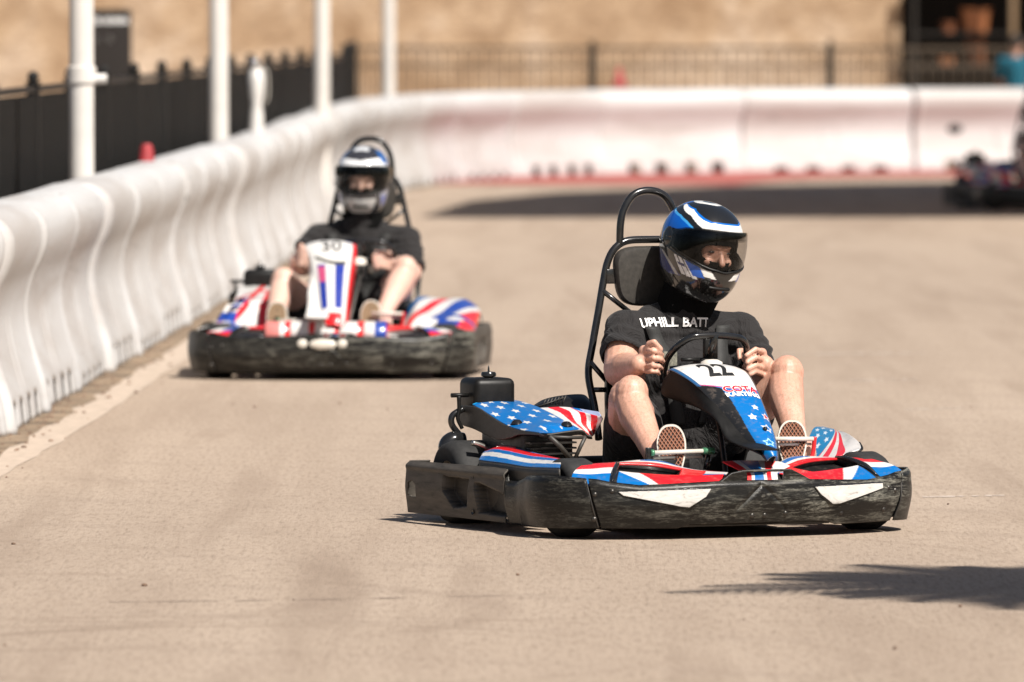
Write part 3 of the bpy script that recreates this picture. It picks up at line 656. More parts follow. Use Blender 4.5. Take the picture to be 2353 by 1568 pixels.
def fender(root, sgn, colf):
    """painted bodywork over the front wheel, seen left of the nose; the other side mirrors it"""
    low = C1x([(1309, 1100, -.16), (1350, 1103, -.13), (1400, 1107, -.105), (1460, 1112, -.065), (1522, 1114, -.05), (1593, 1109, -.035), (1655, 1098, -.03)])
    mid = C1x([(1316, 1090, -.20), (1354, 1090, -.19), (1402, 1091, -.16), (1462, 1096, -.13), (1524, 1099, -.11), (1597, 1096, -.09), (1662, 1093, -.07)])
    up = C1x([(1326, 1078, -.24), (1362, 1074, -.24), (1408, 1074, -.21), (1466, 1076, -.20), (1530, 1082, -.18), (1602, 1089, -.14), (1668, 1091, -.11)])
    rid = C1x([(1342, 1070, -.28), (1372, 1067, -.30), (1414, 1064, -.30), (1474, 1058, -.30), (1520, 1061, -.28), (1590, 1080, -.22), (1672, 1088, -.15)])
    back = [p+np.array([-.05, 0, -.035]) for p in rid]
    low = [p+np.array([.0, 0, -.02]) for p in low[:]]
    G = loft([low, mid, up, rid, back], 240, 90)
    G[..., 1] *= -sgn
    nu, nv = 240, 90; u = np.linspace(0, 1, nu)[:, None]+np.zeros((1, nv)); v = np.linspace(0, 1, nv)[None]+np.zeros((nu, 1))
    rec = ((u > .27) & (u < .70) & (v > .34) & (v < .60)).astype(float)
    for _ in range(2): rec[1:-1, 1:-1] = (rec[1:-1, 1:-1]*2+rec[:-2, 1:-1]+rec[2:, 1:-1]+rec[1:-1, :-2]+rec[1:-1, 2:])/6
    G[..., 0] -= rec*.035; G[..., 2] -= rec*.018
    c = colf(u, v)
    o = sheet('fender_cover', G, M['paint'], root, thick=.004, col=c, off=0)
    # black hoop between the coloured blocks
    a = G[int(.265*nu)]; P = [a[8]+[.004, 0, .0], a[25]+[.010, 0, .004], a[45]+[.010, 0, .006], a[58]+[.0, 0, .004]]
    MB().tube(P, [.004, .009, .009, .005], seg=10, n=16).build('fender_hoop', M['gloss_black'], root)
    return G
def fender_us(u, v):
    c = paint(u.shape, WHT)
    outer = u < .25
    c[outer & (v < .62)] = RED; c[outer & (v < .42)] = WHT; c[outer & (v < .26)] = BLUE; c[outer & (v >= .62)] = RED; c[outer & (v > .72)] = WHT
    c[(u >= .25) & (u < .30)] = BLK
    ml = (u >= .30) & (v < .36)
    b1 = .28*np.clip(1-(u-.30)/.28, 0, 1)+.0; c[ml] = RED; c[ml & (v < b1+.19*np.clip(1.35-(u-.30)/.32, 0, 1))] = WHT; c[ml & (v < b1+.03)] = BLUE
    rec = (u > .27) & (u < .705) & (v >= .33) & (v < .61); c[rec] = BLK
    c[(u >= .705) & (v < .62)] = RED
    upb = (u >= .25) & (v >= .61)
    c[upb] = RED; c[upb & (v > .685)] = WHT; c[upb & (v > .73) & (u > .42)] = BLUE; c[upb & (v > .80)] = WHT; c[upb & (v > .90)] = BLUE
    tip = u > .86; c[tip & (v > .3)] = BLUE; c[tip & (v > .46)] = WHT; c[tip & (v > .66)] = RED
    return c
def fender_uk(u, v):
    c = paint(u.shape, WHT); c[(v < .35) & (u < .5)] = RED; c[(v > .35) & (v < .7) & (u > .12) & (u < .25)] = (.01, .06, .35)
    c[(v > .6) & (u > .3) & (u < .62)] = RED; c[(v > .8) & (u > .3)] = (.01, .06, .35); c[(u > .27) & (u < .55) & (v < .55)] = BLK; c[(u > .62) & (v < .5) & (np.abs(u-.75) > .06)] = RED
    return c
def nassau(root, style):
    # centre section curve (x, z) and half width
    CZ = [(-.585, .505), (-.57, .530), (-.52, .548), (-.45, .536), (-.385, .502), (-.31, .452), (-.235, .395), (-.165, .338), (-.105, .288), (-.085, .262)]
    HW = [.085, .105, .123, .124, .108, .092, .075, .058, .032, .018]; CY = [.040, .040, .042, .048, .060, .066, .072, .078, .084, .086]
    if style != 'us': CZ = [(x, .27+(z-.27)*1.33) for x, z in CZ]; CY = [c-.065 for c in CY]; HW = [.045, .085, .112, .118, .104, .092, .08, .07, .06, .045]
    rows = []
    for (x, z), w, cy in zip(CZ, HW, CY):
        rows.append([(x-.02*abs(q)**2.5, cy+w*q, z-.018*abs(q)**2.6) for q in np.linspace(-1, 1, 13)])
    G = loft([list(r) for r in rows], 90, 240); G = G.transpose(1, 0, 2)        # u along, v across (right to left)
    nu, nv = G.shape[:2]; u = np.linspace(0, 1, nu)[:, None]+np.zeros((1, nv)); v = np.linspace(0, 1, nv)[None]+np.zeros((nu, 1))
    plate_end = .455-.10*(1-np.abs(v*2-1)**2)*-1-.13*(v < -1)
    pe = .36+.05*np.sin(np.pi*v)+.07*v
    c = paint(u.shape, BLUE)
    if style == 'us':
        c[u < pe+.022] = (.45, .08, .22); c[u < pe+.012] = WHT
        # black flank takes the right-hand edge below the plate
        lb = np.interp(u, [.36, .45, .55, .7, .85, 1], [.0, .28, .30, .26, .20, .1])
        c[(v < lb) & (u > pe+.022)] = BLK; c[(v < .05) & (u > .12) & (u < pe+.03)] = (.02, .09, .22); c[v > .965] = (.10, .07, .05)
        for (a, b, r, ft, inn) in ((.62, .68, .050, WHT, None), (.685, .86, .070, WHT, RED), (.70, .50, .058, WHT, None), (.79, .72, .075, WHT, BLUE), (.905, .55, .075, (.35, .62, .78), BLUE)):
            wid = np.interp(a, [0, 1], [.24, .05]); L_ = .62
            X = (v-b)*np.interp(u, [.4, 1], [.24, .07]); Y = (u-a)*-L_
            c[in_poly(X, Y, star_poly(0, 0, r*.30, .15, .5))] = ft
            if inn: c[in_poly(X, Y, star_poly(0, 0, r*.19, .15, .45))] = inn
    else:
        c[:] = WHT; nb = (.01, .03, .26)
        c[((np.abs(v-.24) < .10) | (np.abs(v-.68) < .11)) & (u > .46) & (u < .86)] = nb
        c[(np.abs(v-.24) < .09) & (u > .48) & (u < .62)] = (.45, .06, .15)
        c[(u > .90)] = RED; c[(u > .90) & (np.abs(v-.5) > .3)] = WHT; c[v > .93] = RED; c[(u < .2) & (v > .8)] = nb
        c[(u > pe-.02) & (u < pe+.015) & (v > .12) & (v < .82)] = (.05, .05, .035)
    o = sheet('steering_fairing', G, M['paint'], root, thick=.004, col=c, off=0)
    # arched black flank down the fairing's right side
    A = [G[int(q*(nu-1)), 2] for q in (.06, .2, .36, .48, .6, .72, .84, .96)]
    B = C1([(1526, 905), (1529, 911), (1560, 922), (1597, 934), (1637, 955), (1658, 979), (1672, 1010), (1730, 1034)], y=-.035)
    if style != 'us': B = [np.array([b[0], b[1]-.065, .27+(b[2]-.27)*1.33]) for b in B]
    B2 = [b+np.array([-.01, .10, -.004]) for b in B]
    mids = [(np.array(a)*.5+np.array(b)*.5)+np.array([.004, -.014, .004]) for a, b in zip(A, B)]
    fl = loft([A, mids, B, B2], 70, 36); sheet('fairing_flank', fl, M['matt'] if style == 'us' else M['white'], root, thick=.004, off=0)
    A2 = [G[int(q*(nu-1)), -3] for q in (.2, .36, .48, .6, .72, .84, .96)]
    B3 = [np.array(a)+np.array([-.10, .025 if style == 'us' else .004, (-.09+.04*i/6) if style == 'us' else -.05]) for i, a in enumerate(A2)]
    sheet('fairing_side', loft([A2, B3], 50, 14, across=False), simple('brown_black_plastic', (.045, .033, .025), .4) if style == 'us' else M['redpaint'], root, thick=.004, off=0)
    # number and lettering laid on the skin
    def put(s, cu, cv, size, name, mat, lift, aspect=1.0, bold=0, rot=0):
        V, Fc = text_geo(s, size, bold); X = V[:, 0]*math.cos(rot)-V[:, 1]*math.sin(rot); Y = V[:, 0]*math.sin(rot)+V[:, 1]*math.cos(rot)
        wid = np.interp(cu, np.linspace(0, 1, 10), HW)*2
        UV = np.c_[cu-Y*aspect/.66, cv+X/wid]; P = grid_map(G, UV, lift); n_ = normals(G)[nu//2, nv//2]
        return mesh_obj(name, P, Fc, mat, root, smooth=False)
    sgn = 1 if normals(G)[nu//2, nv//2][2] > 0 else -1
    if style == 'us':
        put('22', .272, .47, .095, 'race_number', M['btext'], .0035*sgn, 1.5, .0022)
        put('COTA', .468, .60, .046, 'club_name', M['wtext'], .003*sgn, 1.0, .0030); put('COTA', .468, .60, .046, 'club_name', M['rtext'], .004*sgn, 1.0, .0012)
        put('KARTING', .515, .60, .030, 'club_name', M['wtext'], .0042*sgn, 1.0, .0014)
        q = G[int(.80*nu), int(.62*nv)]; MB().ball(q+np.array([.004, 0, .004]), .008).build('screw', M['gloss_black'], root)
    else:
        put('30', .27, .5, .10, 'race_number', M['btext'], .0035*sgn, 1.2, .001)
    return G
def side_pod(root, sgn, style):
    low = C1([(1101, 1057), (1119, 1060), (1160, 1065), (1209, 1073), (1250, 1075), (1286, 1076)], y=-.625)
    up = C1([(1125, 1043), (1157, 1027), (1190, 1031), (1230, 1042), (1262, 1051), (1296, 1061)], y=-.47)
    mid = [np.array(a)*.5+np.array(b)*.5+[0, 0, .016] for a, b in zip(low, up)]
    G = loft([low, mid, up, [p+np.array([0, .05, -.03]) for p in up]], 150, 80); G[..., 1] *= -sgn
    nu, nv = G.shape[:2]; u = np.linspace(0, 1, nu)[:, None]+np.zeros((1, nv)); v = np.linspace(0, 1, nv)[None]+np.zeros((nu, 1))
    if style == 'us':
        c = paint(u.shape, BLUE); w = v+.05*np.sin(u*3); c[w > .17] = WHT; c[w > .30] = BLUE; c[w > .41] = (.5, .2, .45); c[w > .425] = RED; c[w > .64] = (.5, .2, .45); c[w > .655] = BLUE; c[w > .78] = (.25, .18, .15)
    else:
        c = paint(u.shape, WHT); w = v+.25*u; c[w < .25] = RED; c[(w > .5) & (w < .62)] = RED; c[w > .9] = (.0, .10, .36); c[(u < .35) & (v > .3) & (v < .75)] = (.01, .06, .4)
    sheet('side_pod', G, M['paint'], root, thick=.004, col=c, off=0)
    A = [(p[0], p[1]*-sgn*1.0, p[2]) for p in low]; A = [(x, y, z-.002) for x, y, z in A]; B = [(x, y*.99, .05) for x, y, z in A]
    sheet('pod_wall', loft([A, B], 60, 10, across=False), M['grey_plastic'], root, thick=.004, off=0)
    y = -sgn*-.545; pd = MB().box((-.45, sgn*-0+(-.56*-sgn if False else .56*sgn), .135), (.18, .12, .10), bev=.01).build('pod_box', M['grey_plastic'], root, auto=40)
def wheel(root, x, y, r, w, steer=0):
    e = bpy.data.objects.new('wheel', None); e.empty_display_size = .05; link(e, root); e.location = (x, y, r-.003); e.rotation_euler = (0, 0, steer)
    h = w/2; MB().lathe([(r*.52, -h*.9), (r*.80, -h), (r*.93, -h*.9), (r, -h*.62), (r, h*.62), (r*.93, h*.9), (r*.80, h), (r*.52, h*.9)], (0, 0, 0), axis='y', seg=40).build('tyre', M['rubber'], e)
    MB().lathe([(r*.54, -h*.85), (r*.50, -h*.7), (r*.42, -h*.3), (r*.2, -h*.2), (0, -h*.2)], (0, 0, 0), axis='y', seg=28).lathe([(r*.54, h*.85), (r*.50, h*.7), (r*.42, h*.3), (r*.2, h*.2), (0, h*.2)], (0, 0, 0), axis='y', seg=28).build('rim', M['metal'], e)
def engine_cover(root, style):
    Lc = C1([(1086, 930), (1104, 941), (1124, 953), (1145, 967), (1167, 979), (1187, 986), (1207, 991), (1240, 995)], y=-.505)
    Rc = C1([(1173, 920), (1192, 923), (1214, 929), (1241, 939), (1266, 951), (1290, 964), (1312, 976), (1334, 988)], y=-.31)
    Md = [np.array(a)*.5+np.array(b)*.5+[0, 0, .010] for a, b in zip(Lc, Rc)]; Md[0] = Md[0]+[0, 0, .006]; Md[-1] = K1.at(1275, 996, y=-.40)
    G = loft([Lc, Md, Rc], 260, 150); nu, nv = G.shape[:2]
    u = np.linspace(0, 1, nu)[:, None]+np.zeros((1, nv)); v = np.linspace(0, 1, nv)[None]+np.zeros((nu, 1))
    if style == 'us':
        c = paint(u.shape, BLUE); c[u < .012] = (.02, .3, .6)
        n = np.linalg.norm; X = np.zeros_like(u); 
        P6 = [(632, 435), (568, 487), (822, 457), (772, 513), (908, 425), (712, 600), (970, 560), (1035, 495), (1090, 460), (1232, 558), (1180, 620), (918, 647), (1112, 703), (1437, 628), (1370, 685), (1318, 775), (1070, 800), (1620, 700), (880, 742), (1550, 770)]
        pr = proj(K1.w(G.reshape(-1, 3))).reshape(nu, nv, 2)
        for x6, y6 in P6:
            a, b = near_uv(G, K1, 1011+x6*.1797, 845.6+y6*.1797); C0 = G[int(a*(nu-1)), int(b*(nv-1))]
            D = G-C0; r = .0135 if x6 not in (880, 1550) else .005
            # star drawn in plan on the panel: along (x/z slope) and across (y)
            al = np.sign(D[..., 0])*np.hypot(D[..., 0], D[..., 2])*.42; c[in_poly(D[..., 1], -al, star_poly(0, 0, r, .1, .5))] = WHT
    else:
        c = paint(u.shape, WHT); c[np.abs(v-.5-.25*(.5-u)) < .08] = RED; c[(u > .45) & (v > .75)] = RED; c[(u > .55) & (v < .35)] = (.02, .05, .30); c[(u > .4) & (u < .47)] = RED
    sheet('engine_cover', G, M['paint'], root, thick=.005, col=c, off=0)
    bot = C1([(1056, 968), (1066, 978), (1092, 987), (1140, 1009), (1173, 1007), (1191, 1000), (1215, 999), (1250, 1001)], y=-.51)
    topv = C1([(1062, 931), (1096, 936), (1124, 954), (1145, 968), (1167, 980), (1187, 987), (1207, 992), (1240, 996)], y=-.508)
    sheet('cover_flank', loft([topv, bot], 80, 16, across=False), M['grey_plastic'] if style == 'us' else M['white'], root, thick=.006, off=0)
    frt = loft([C1([(1240, 996), (1264, 997.5), (1300, 992), (1336, 989), (1350, 1000), (1361, 1004)], x=-.72), C1([(1240, 1003), (1264, 1005), (1300, 1001), (1336, 999), (1350, 1007), (1361, 1008)], x=-.73)], 50, 6, across=False)
    sheet('cover_lip', frt, M['grey_plastic'], root, thick=.006, off=0)
    for x6, y6 in ((985, 720), (1615, 745)):
        a, b = near_uv(G, K1, 1011+x6*.1797, 845.6+y6*.1797); q = G[int(a*(nu-1)), int(b*(nv-1))]
        MB().lathe([(0, .016), (.010, .015), (.016, .010), (.022, 0)], q, seg=18).build('fastener', M['gloss_black'], root)
    # striped panel between engine and seat
    S1 = C1([(1241, 939), (1266, 951), (1290, 964), (1312, 976), (1336, 989)], y=-.312)
    S2 = C1([(1300, 937), (1318, 948), (1330, 962), (1342, 980), (1357, 1003)], y=-.25); S3 = C1([(1376, 947), (1381, 955), (1384, 964), (1376, 980), (1362, 1001)], y=-.20)
    G2 = loft([S1, S2, S3], 90, 110); u = np.linspace(0, 1, 90)[:, None]+np.zeros((1, 110)); v = np.linspace(0, 1, 110)[None]+np.zeros((90, 1)); w = v-.10*u+.1
    if style == 'us':
        c = paint(u.shape, WHT); c[(w > .20) & (w < .36)] = RED; c[(w > .54) & (w < .70)] = RED; c[(w > .82) & (w < .98)] = RED; c[(u < .22) & (v > .5)] = (.35, .42, .62); c[(u < .14) & (np.abs(v-.55) < .08)] = BLUE
    else:
        c = paint(u.shape, (.01, .06, .3)); c[v > .5] = (.3, .35, .5)
    sheet('striped_cover', G2, M['paint'], root, thick=.005, col=c, off=0)
    # fuel tank behind
    mb = MB().box((-1.27, -.418, .425), (.15, .150, .115), bev=.022); mb.build('fuel_tank', M['black'], root, auto=60)
    cp = MB().lathe([(0, .020), (.022, .018), (.026, .012), (.026, .004), (.016, 0), (.014, -.01)], (-1.26, -.417, .484), seg=22).build('fuel_cap', M['gloss_black'], root, auto=50)
    MB().lathe([(0, .022), (.0025, .02), (.004, 0)], (-1.26, -.417, .502), seg=8).build('vent_pin', M['gloss_black'], root)
    # pull handle and post at the very back
    h0 = C1([(1037, 909), (1076, 908)], x=-1.25); MB().tube(h0, .0075, seg=12).build('engine_handle', M['black'], root)
    MB().tube(C1([(1054, 911), (1055, 940), (1052, 962), (1062, 985)], x=-1.24), .007, seg=10).build('handle_post', M['black'], root)
    MB().tube(C1([(1064, 940), (1040, 955), (1038, 975), (1052, 995), (1066, 1010)], x=-1.25), .011, seg=12).build('air_hose', M['gloss_black'], root)
    MB().tube(C1([(1066, 1012), (1038, 1014), (1026, 1030), (1030, 1052)], x=-1.24), [.026, .032, .03, .02], seg=16).build('exhaust_silencer', M['gloss_black'], root)
    MB().tube(C1([(1085, 1018), (1105, 1024), (1130, 1036), (1150, 1046)], x=-1.05), .010, seg=12).build('exhaust_pipe', M['metal'], root)
    MB().tube(C1([(1048, 1048), (1070, 1046), (1100, 1050)], x=-1.2), .014, seg=12).build('exhaust_tip', M['metal'], root)
    # engine body with cooling fins
    eb = MB().box((-.98, -.40, .22), (.34, .19, .20), bev=.015).box((-.86, -.40, .20), (.12, .16, .14), bev=.01)
    e = eb.build('engine', M['steel_dark'], root, auto=40)
    for k in range(9): MB().box((-.80, -.40, .14+k*.018), (.07, .17, .006)).build('cooling_fin', M['steel_dark'], e, smooth=False)
    MB().box((-.90, -.512, .235), (.14, .012, .07), bev=.004).build('red_guard', M['redpaint'], root)
    # V bracket at the front of the cover
    MB().box((0, 0, 0), (.01, .01, .01))
    for P, w_ in ((C1([(1262, 1003), (1284, 1022), (1310, 1054)], x=-.70), .0085), (C1([(1345, 1004), (1336, 1022), (1322, 1053)], x=-.70), .007), (C1([(1262, 1004), (1300, 1006), (1346, 1005)], x=-.705), .006)):
        MB().tube(P, w_, seg=8, smooth=False, n=3).build('cover_bracket', M['grey_plastic'], root)
    # black louvred cowl behind
    top = C1([(1223, 936), (1250, 920), (1290, 911), (1335, 908), (1350, 916), (1360, 934)], x=-1.22); bt = C1([(1223, 945), (1250, 945), (1290, 945), (1335, 945), (1350, 945), (1360, 945)], x=-1.10)
    md = [np.array(a)*.55+np.array(b)*.45+[.01, 0, .006] for a, b in zip(top, bt)]
    sheet('louvred_cowl', loft([top, md, bt], 60, 20), M['black'], root, thick=.006, off=0)
    for k in range(7):
        u0 = 1246+k*7.6; q = C1([(u0, 934-k*.6), (u0+9, 917-k*1.3)], x=-1.13); MB().tube(q, .0022, seg=6).build('louvre', M['grey_plastic'], root)
    MB().tube(C1([(1238, 934), (1296, 914)], x=-1.125), .0022, seg=6).build('louvre', M['grey_plastic'], root)
def flag_pod(root, style):
    """tall painted pod on the driver's left, rising behind the front wheel"""
    A = C1x([(1845, 1062, -.62), (1852, 1030, -.70), (1862, 1000, -.80), (1872, 984, -.92), (1890, 982, -1.0)])
    B = C1x([(1866, 1066, -.48), (1888, 1042, -.56), (1908, 1016, -.66), (1918, 996, -.78), (1917, 988, -.88)])
    Cc = C1x([(1905, 1057, -.42), (1925, 1040, -.48), (1938, 1020, -.58), (1935, 1002, -.68), (1925, 992, -.80)])
    D = C1x([(1975, 1034, -.40), (1978, 1028, -.44), (1972, 1016, -.50), (1955, 1002, -.60), (1935, 992, -.74)])
    for nm, cs, ty in (('left_pod_top', (A, B), 0), ('left_pod_side', (B, Cc, D), 1)):
        G = loft(list(cs), 120, 120, across=len(cs) > 2); u = np.linspace(0, 1, 120)[:, None]+np.zeros((1, 120)); v = np.linspace(0, 1, 120)[None]+np.zeros((120, 1))
        if ty == 0:
            c = paint(u.shape, (.01, .17, .36) if style == 'us' else (.0, .12, .36)); 
            if style == 'us':
                for k, (a, b) in enumerate(((.15, .35), (.12, .8), (.32, .6), (.34, .2), (.5, .8), (.52, .35), (.68, .6), (.70, .2), (.84, .8), (.86, .35))):
                    c[in_poly((v-b)*1.5, (u-a)*2.0, star_poly(0, 0, .16, .2+k, .5))] = (.55, .62, .68)
        else:
            w = v*1.0+u*.12; c = paint(u.shape, WHT)
            if style == 'us': c[(w > .16) & (w < .34)] = RED; c[(w > .50) & (w < .68)] = RED; c[w < .05] = RED
            else: c[w > .7] = RED; c[w < .2] = RED
        sheet('left_pod_cover', G, M['paint'], root, thick=.005, col=c, off=0)
    MB().tube([D[0]+[0, 0, -.004], D[1]+[0, .004, -.004], D[2]+[0, .004, -.004]], .005).build('pod_edge', M['black'], root)
    MB().tube(C1x([(1860, 1067, -.45), (1905, 1062, -.40), (1955, 1050, -.36), (1998, 1050, -.34)]), .011, seg=10).build('pod_edge', M['black'], root)
def roll_frame(root):
    rt = .0128; cy = .118
    def mir(P): return [np.array([p[0], 2*cy-p[1], p[2]]) for p in P]
    L_ = C1x([(1376, 1010, -1.0), (1366, 935, -1.05), (1352, 860, -1.09), (1362, 790, -1.12), (1376, 710, -1.13), (1386, 650, -1.14), (1396, 603, -1.14), (1412, 572, -1.14), (1440, 554, -1.14), (1490, 551, -1.14)])
    MB().tube(L_+mir(L_)[::-1][1:], rt, seg=14, n=110).build('roll_tube', M['tube'], root)
    H = C1([(1424, 562), (1426, 515), (1434, 480), (1456, 448), (1490, 438), (1524, 448), (1546, 480), (1554, 515), (1556, 562)], x=-1.14)
    MB().tube(H, rt, seg=14, n=80).build('roll_hoop', M['tube'], root)
    for P in (C1([(1384, 668), (1452, 722)], x=-1.13), C1([(1356, 832), (1404, 888)], x=-1.09), C1([(1358, 896), (1412, 896)], x=-1.07)):
        MB().tube(P, .009, seg=10).build('frame_brace', M['tube'], root); MB().tube(mir(P), .009, seg=10).build('frame_brace', M['tube'], root)
    z = lambda v: K1.at(1490, v, x=-1.10)[2]
    mb = MB(); zt, zb_ = z(568), z(702); zc = (zt+zb_)/2; hw, hh = .135, (zt-zb_)/2; V = []
    # rounded, narrowing pad
    ring = []
    for k in range(40):
        a = 2*math.pi*k/40; cx_ = math.copysign(abs(math.cos(a))**.55, math.cos(a)); sx_ = math.copysign(abs(math.sin(a))**.55, math.sin(a)); w = hw*(1-.16*(1-sx_)/2); ring.append((cx_*w, sx_*hh))
    for q, xo in ((1, -.035), (1.03, -.025), (1.03, -.008), (.97, .004), (.86, .006)): V.append([(-1.11+xo, cy+a*q, zc+b*q) for a, b in ring])
    sh_ = [p for r_ in V for p in r_]; mb.add(sh_, [(i*40+k, i*40+(k+1) % 40, (i+1)*40+(k+1) % 40, (i+1)*40+k) for i in range(4) for k in range(40)]+[tuple(range(160, 200)), tuple(range(40))[::-1]])
    mb.build('headrest', M['grey_plastic'], root, auto=35)
    for yy in (-.02, .256): MB().box((-1.135, yy, zc), (.02, .04, .05), bev=.004).build('headrest_clamp', M['tube'], root)
def chassis(root):
    t = .015
    for s in (1, -1):
        MB().tube([(-.12, .30*s, .055), (-.45, .30*s, .055), (-.75, .34*s, .055), (-1.30, .34*s, .07)], t, seg=10).build('chassis_tube', M['steel_dark'], root)
        MB().tube([(-.35, .30*s, .055), (-.42, .50*s, .075), (-.9, .53*s, .075), (-1.05, .36*s, .06)], t*.8, seg=10).build('chassis_tube', M['steel_dark'], root)
    MB().tube([(-.12, -.30, .055), (-.09, 0, .055), (-.12, .30, .055)], t, seg=10).build('chassis_tube', M['steel_dark'], root)
    MB().box((-.45, 0, .040), (.72, .58, .006)).box((-.95, 0, .052), (.3, .62, .006)).build('floor_tray', M['steel_dark'], root, smooth=False)
    MB().tube([(-1.18, -.60, .14), (-1.18, .60, .14)], .02, seg=16).build('rear_axle', M['steel_dark'], root)
    for y, s in ((-.53, .10), (.53, .10)): wheel(root, -.33, y, .13, .125, s)
    for y in (-.52, .52): wheel(root, -1.18, y, .14, .19)
    # seat shell around the driver's hips
    cy = .12; curves = []
    for x, z, w in ((-.70, .12, .16), (-.80, .085, .18), (-.95, .08, .195), (-1.10, .14, .20), (-1.17, .30, .20), (-1.20, .50, .19), (-1.215, .66, .165)):
        curves.append([(x+.02*abs(q)**3, cy+w*math.sin(q*1.35)/math.sin(1.35), z+(.15 if z < .2 else .02)*abs(q)**2.5+(.0 if z < .2 else 0)+(.0)) for q in np.linspace(-1, 1, 11)])
    for c in curves[3:]:
        for i, q in enumerate(np.linspace(-1, 1, 11)): c[i] = (c[i][0]+.13*abs(q)**2.2, c[i][1], c[i][2])
    sheet('seat', loft(curves, 40, 50), M['black'], root, thick=.006, off=0)
    # steering column, hub, tie rods
    MB().tube([(-.70, .125, .55), (-.52, .09, .36), (-.33, .04, .10)], .010, seg=10).build('steering_column', M['steel_dark'], root)
    for s in (1, -1): MB().tube([(-.33, .03*s, .11), (-.36, .44*s, .12)], .006, seg=8).build('tie_rod', M['metal'], root)
    # steering wheel
    c = np.array([-.70, .128, .552]); al = R_(43); tdir = np.array([math.sin(al), 0, math.cos(al)]); yd = np.array([0, 1., 0]); pts = []
    for k in range(40):
        a = 2*math.pi*k/40; r = .142; y_, t_ = r*math.cos(a)*1.02, r*math.sin(a)
        if t_ > .108: t_ = .108+(t_-.108)*.30
        y_, t_ = y_*math.cos(-.07)-t_*math.sin(-.07), y_*math.sin(-.07)+t_*math.cos(-.07); pts.append(c+yd*y_+tdir*t_)
    sw_ = MB().tube(pts, .0115, seg=14, n=120, closed=True).build('steering_wheel', M['gloss_black'], root)
    nrm = np.array([-math.cos(al), 0, math.sin(al)])
    for a in (R_(92), R_(200), R_(-20)): MB().tube([c+nrm*-.02, c+(yd*math.cos(a)+tdir*math.sin(a))*.125], .013, seg=8).build('wheel_spoke', M['gloss_black'], sw_)
    MB().lathe([(0, .01), (.04, .008), (.045, -.01), (.03, -.03)], c, seg=20).build('wheel_hub', M['black'], sw_)
    MB().box(c+np.array([.005, .015, .035]), (.02, .05, .085), bev=.006).build('wheel_pad', M['black'], sw_)
    q = K1.at(1635, 832, x=-.60); MB().lathe([(.040, -.025), (.036, .0), (.02, .008), (0, .009)], q, seg=24).build('fairing_cap', M['cream'], root)
    MB().tube(C1([(1566, 827), (1607, 826)], x=-.62), .006, seg=8).build('wheel_bracket', M['black'], root)
    # pedals
    for (a, b, x, mt, nm) in (((1499, 1041), (1618, 1037), -.30, 'cream', 'brake_pedal'), ((1776, 1009), (1868, 1009), -.30, 'cream', 'throttle_pedal')):
        P = C1([a, b], x=x); MB().tube(P, .0078, seg=14).build(nm, M[mt], root)
        P2 = [p+np.array([-.015, 0, -.018]) for p in P]; MB().tube(P2, .005, seg=10).build(nm, M[mt], root)
    MB().box(K1.at(1548, 1068, x=-.308), (.006, .115, .034), bev=.003).build('pedal_plate', M['gloss_black'], root)
    MB().box(K1.at(1492, 1046, x=-.31), (.02, .022, .05), bev=.003).build('pedal_bracket', M['gloss_black'], root)
    gq = C1([(1615, 1037), (1640, 1036)], x=-.30); MB().tube(gq, .0115, seg=14).build('pedal_bush', M['green'], root)
    gq = C1([(1496, 1041), (1502, 1041)], x=-.30); MB().tube(gq, .011, seg=14).build('pedal_bush', M['green'], root)
    MB().tube(C1([(1872, 1004), (1868, 1040), (1858, 1075)], x=-.30), .0075, seg=10).build('pedal_arm', M['redpaint'], root)
    MB().tube(C1([(1628, 1045), (1622, 1080)], x=-.31), .010, seg=10).build('pedal_arm', M['gloss_black'], root)
    # small painted tongue under the fairing and the steering-post box behind
    tg = loft([C1x([(1660, 1062, -.20), (1700, 1082, -.12), (1716, 1092, -.07), (1716, 1116, -.045)]), C1x([(1690, 1060, -.20), (1722, 1078, -.12), (1735, 1092, -.07), (1735, 1116, -.045)]), C1x([(1750, 1060, -.22), (1750, 1078, -.12), (1752, 1092, -.07), (1752, 1116, -.045)]), C1x([(1790, 1062, -.20), (1768, 1078, -.12), (1766, 1092, -.07), (1766, 1116, -.045)]), C1x([(1815, 1072, -.18), (1792, 1084, -.12), (1786, 1092, -.07), (1790, 1116, -.045)])], 60, 90)
    v = np.linspace(0, 1, 90)[None]+np.zeros((60, 1)); cc = paint(v.shape, BLUE); cc[v < .14] = RED; cc[(v > .14) & (v < .24)] = WHT; cc[(v > .56) & (v < .66)] = WHT; cc[(v > .66) & (v < .80)] = RED; cc[v > .80] = WHT
    sheet('nose_tongue', tg, M['paint'], root, thick=.004, col=cc, off=0)
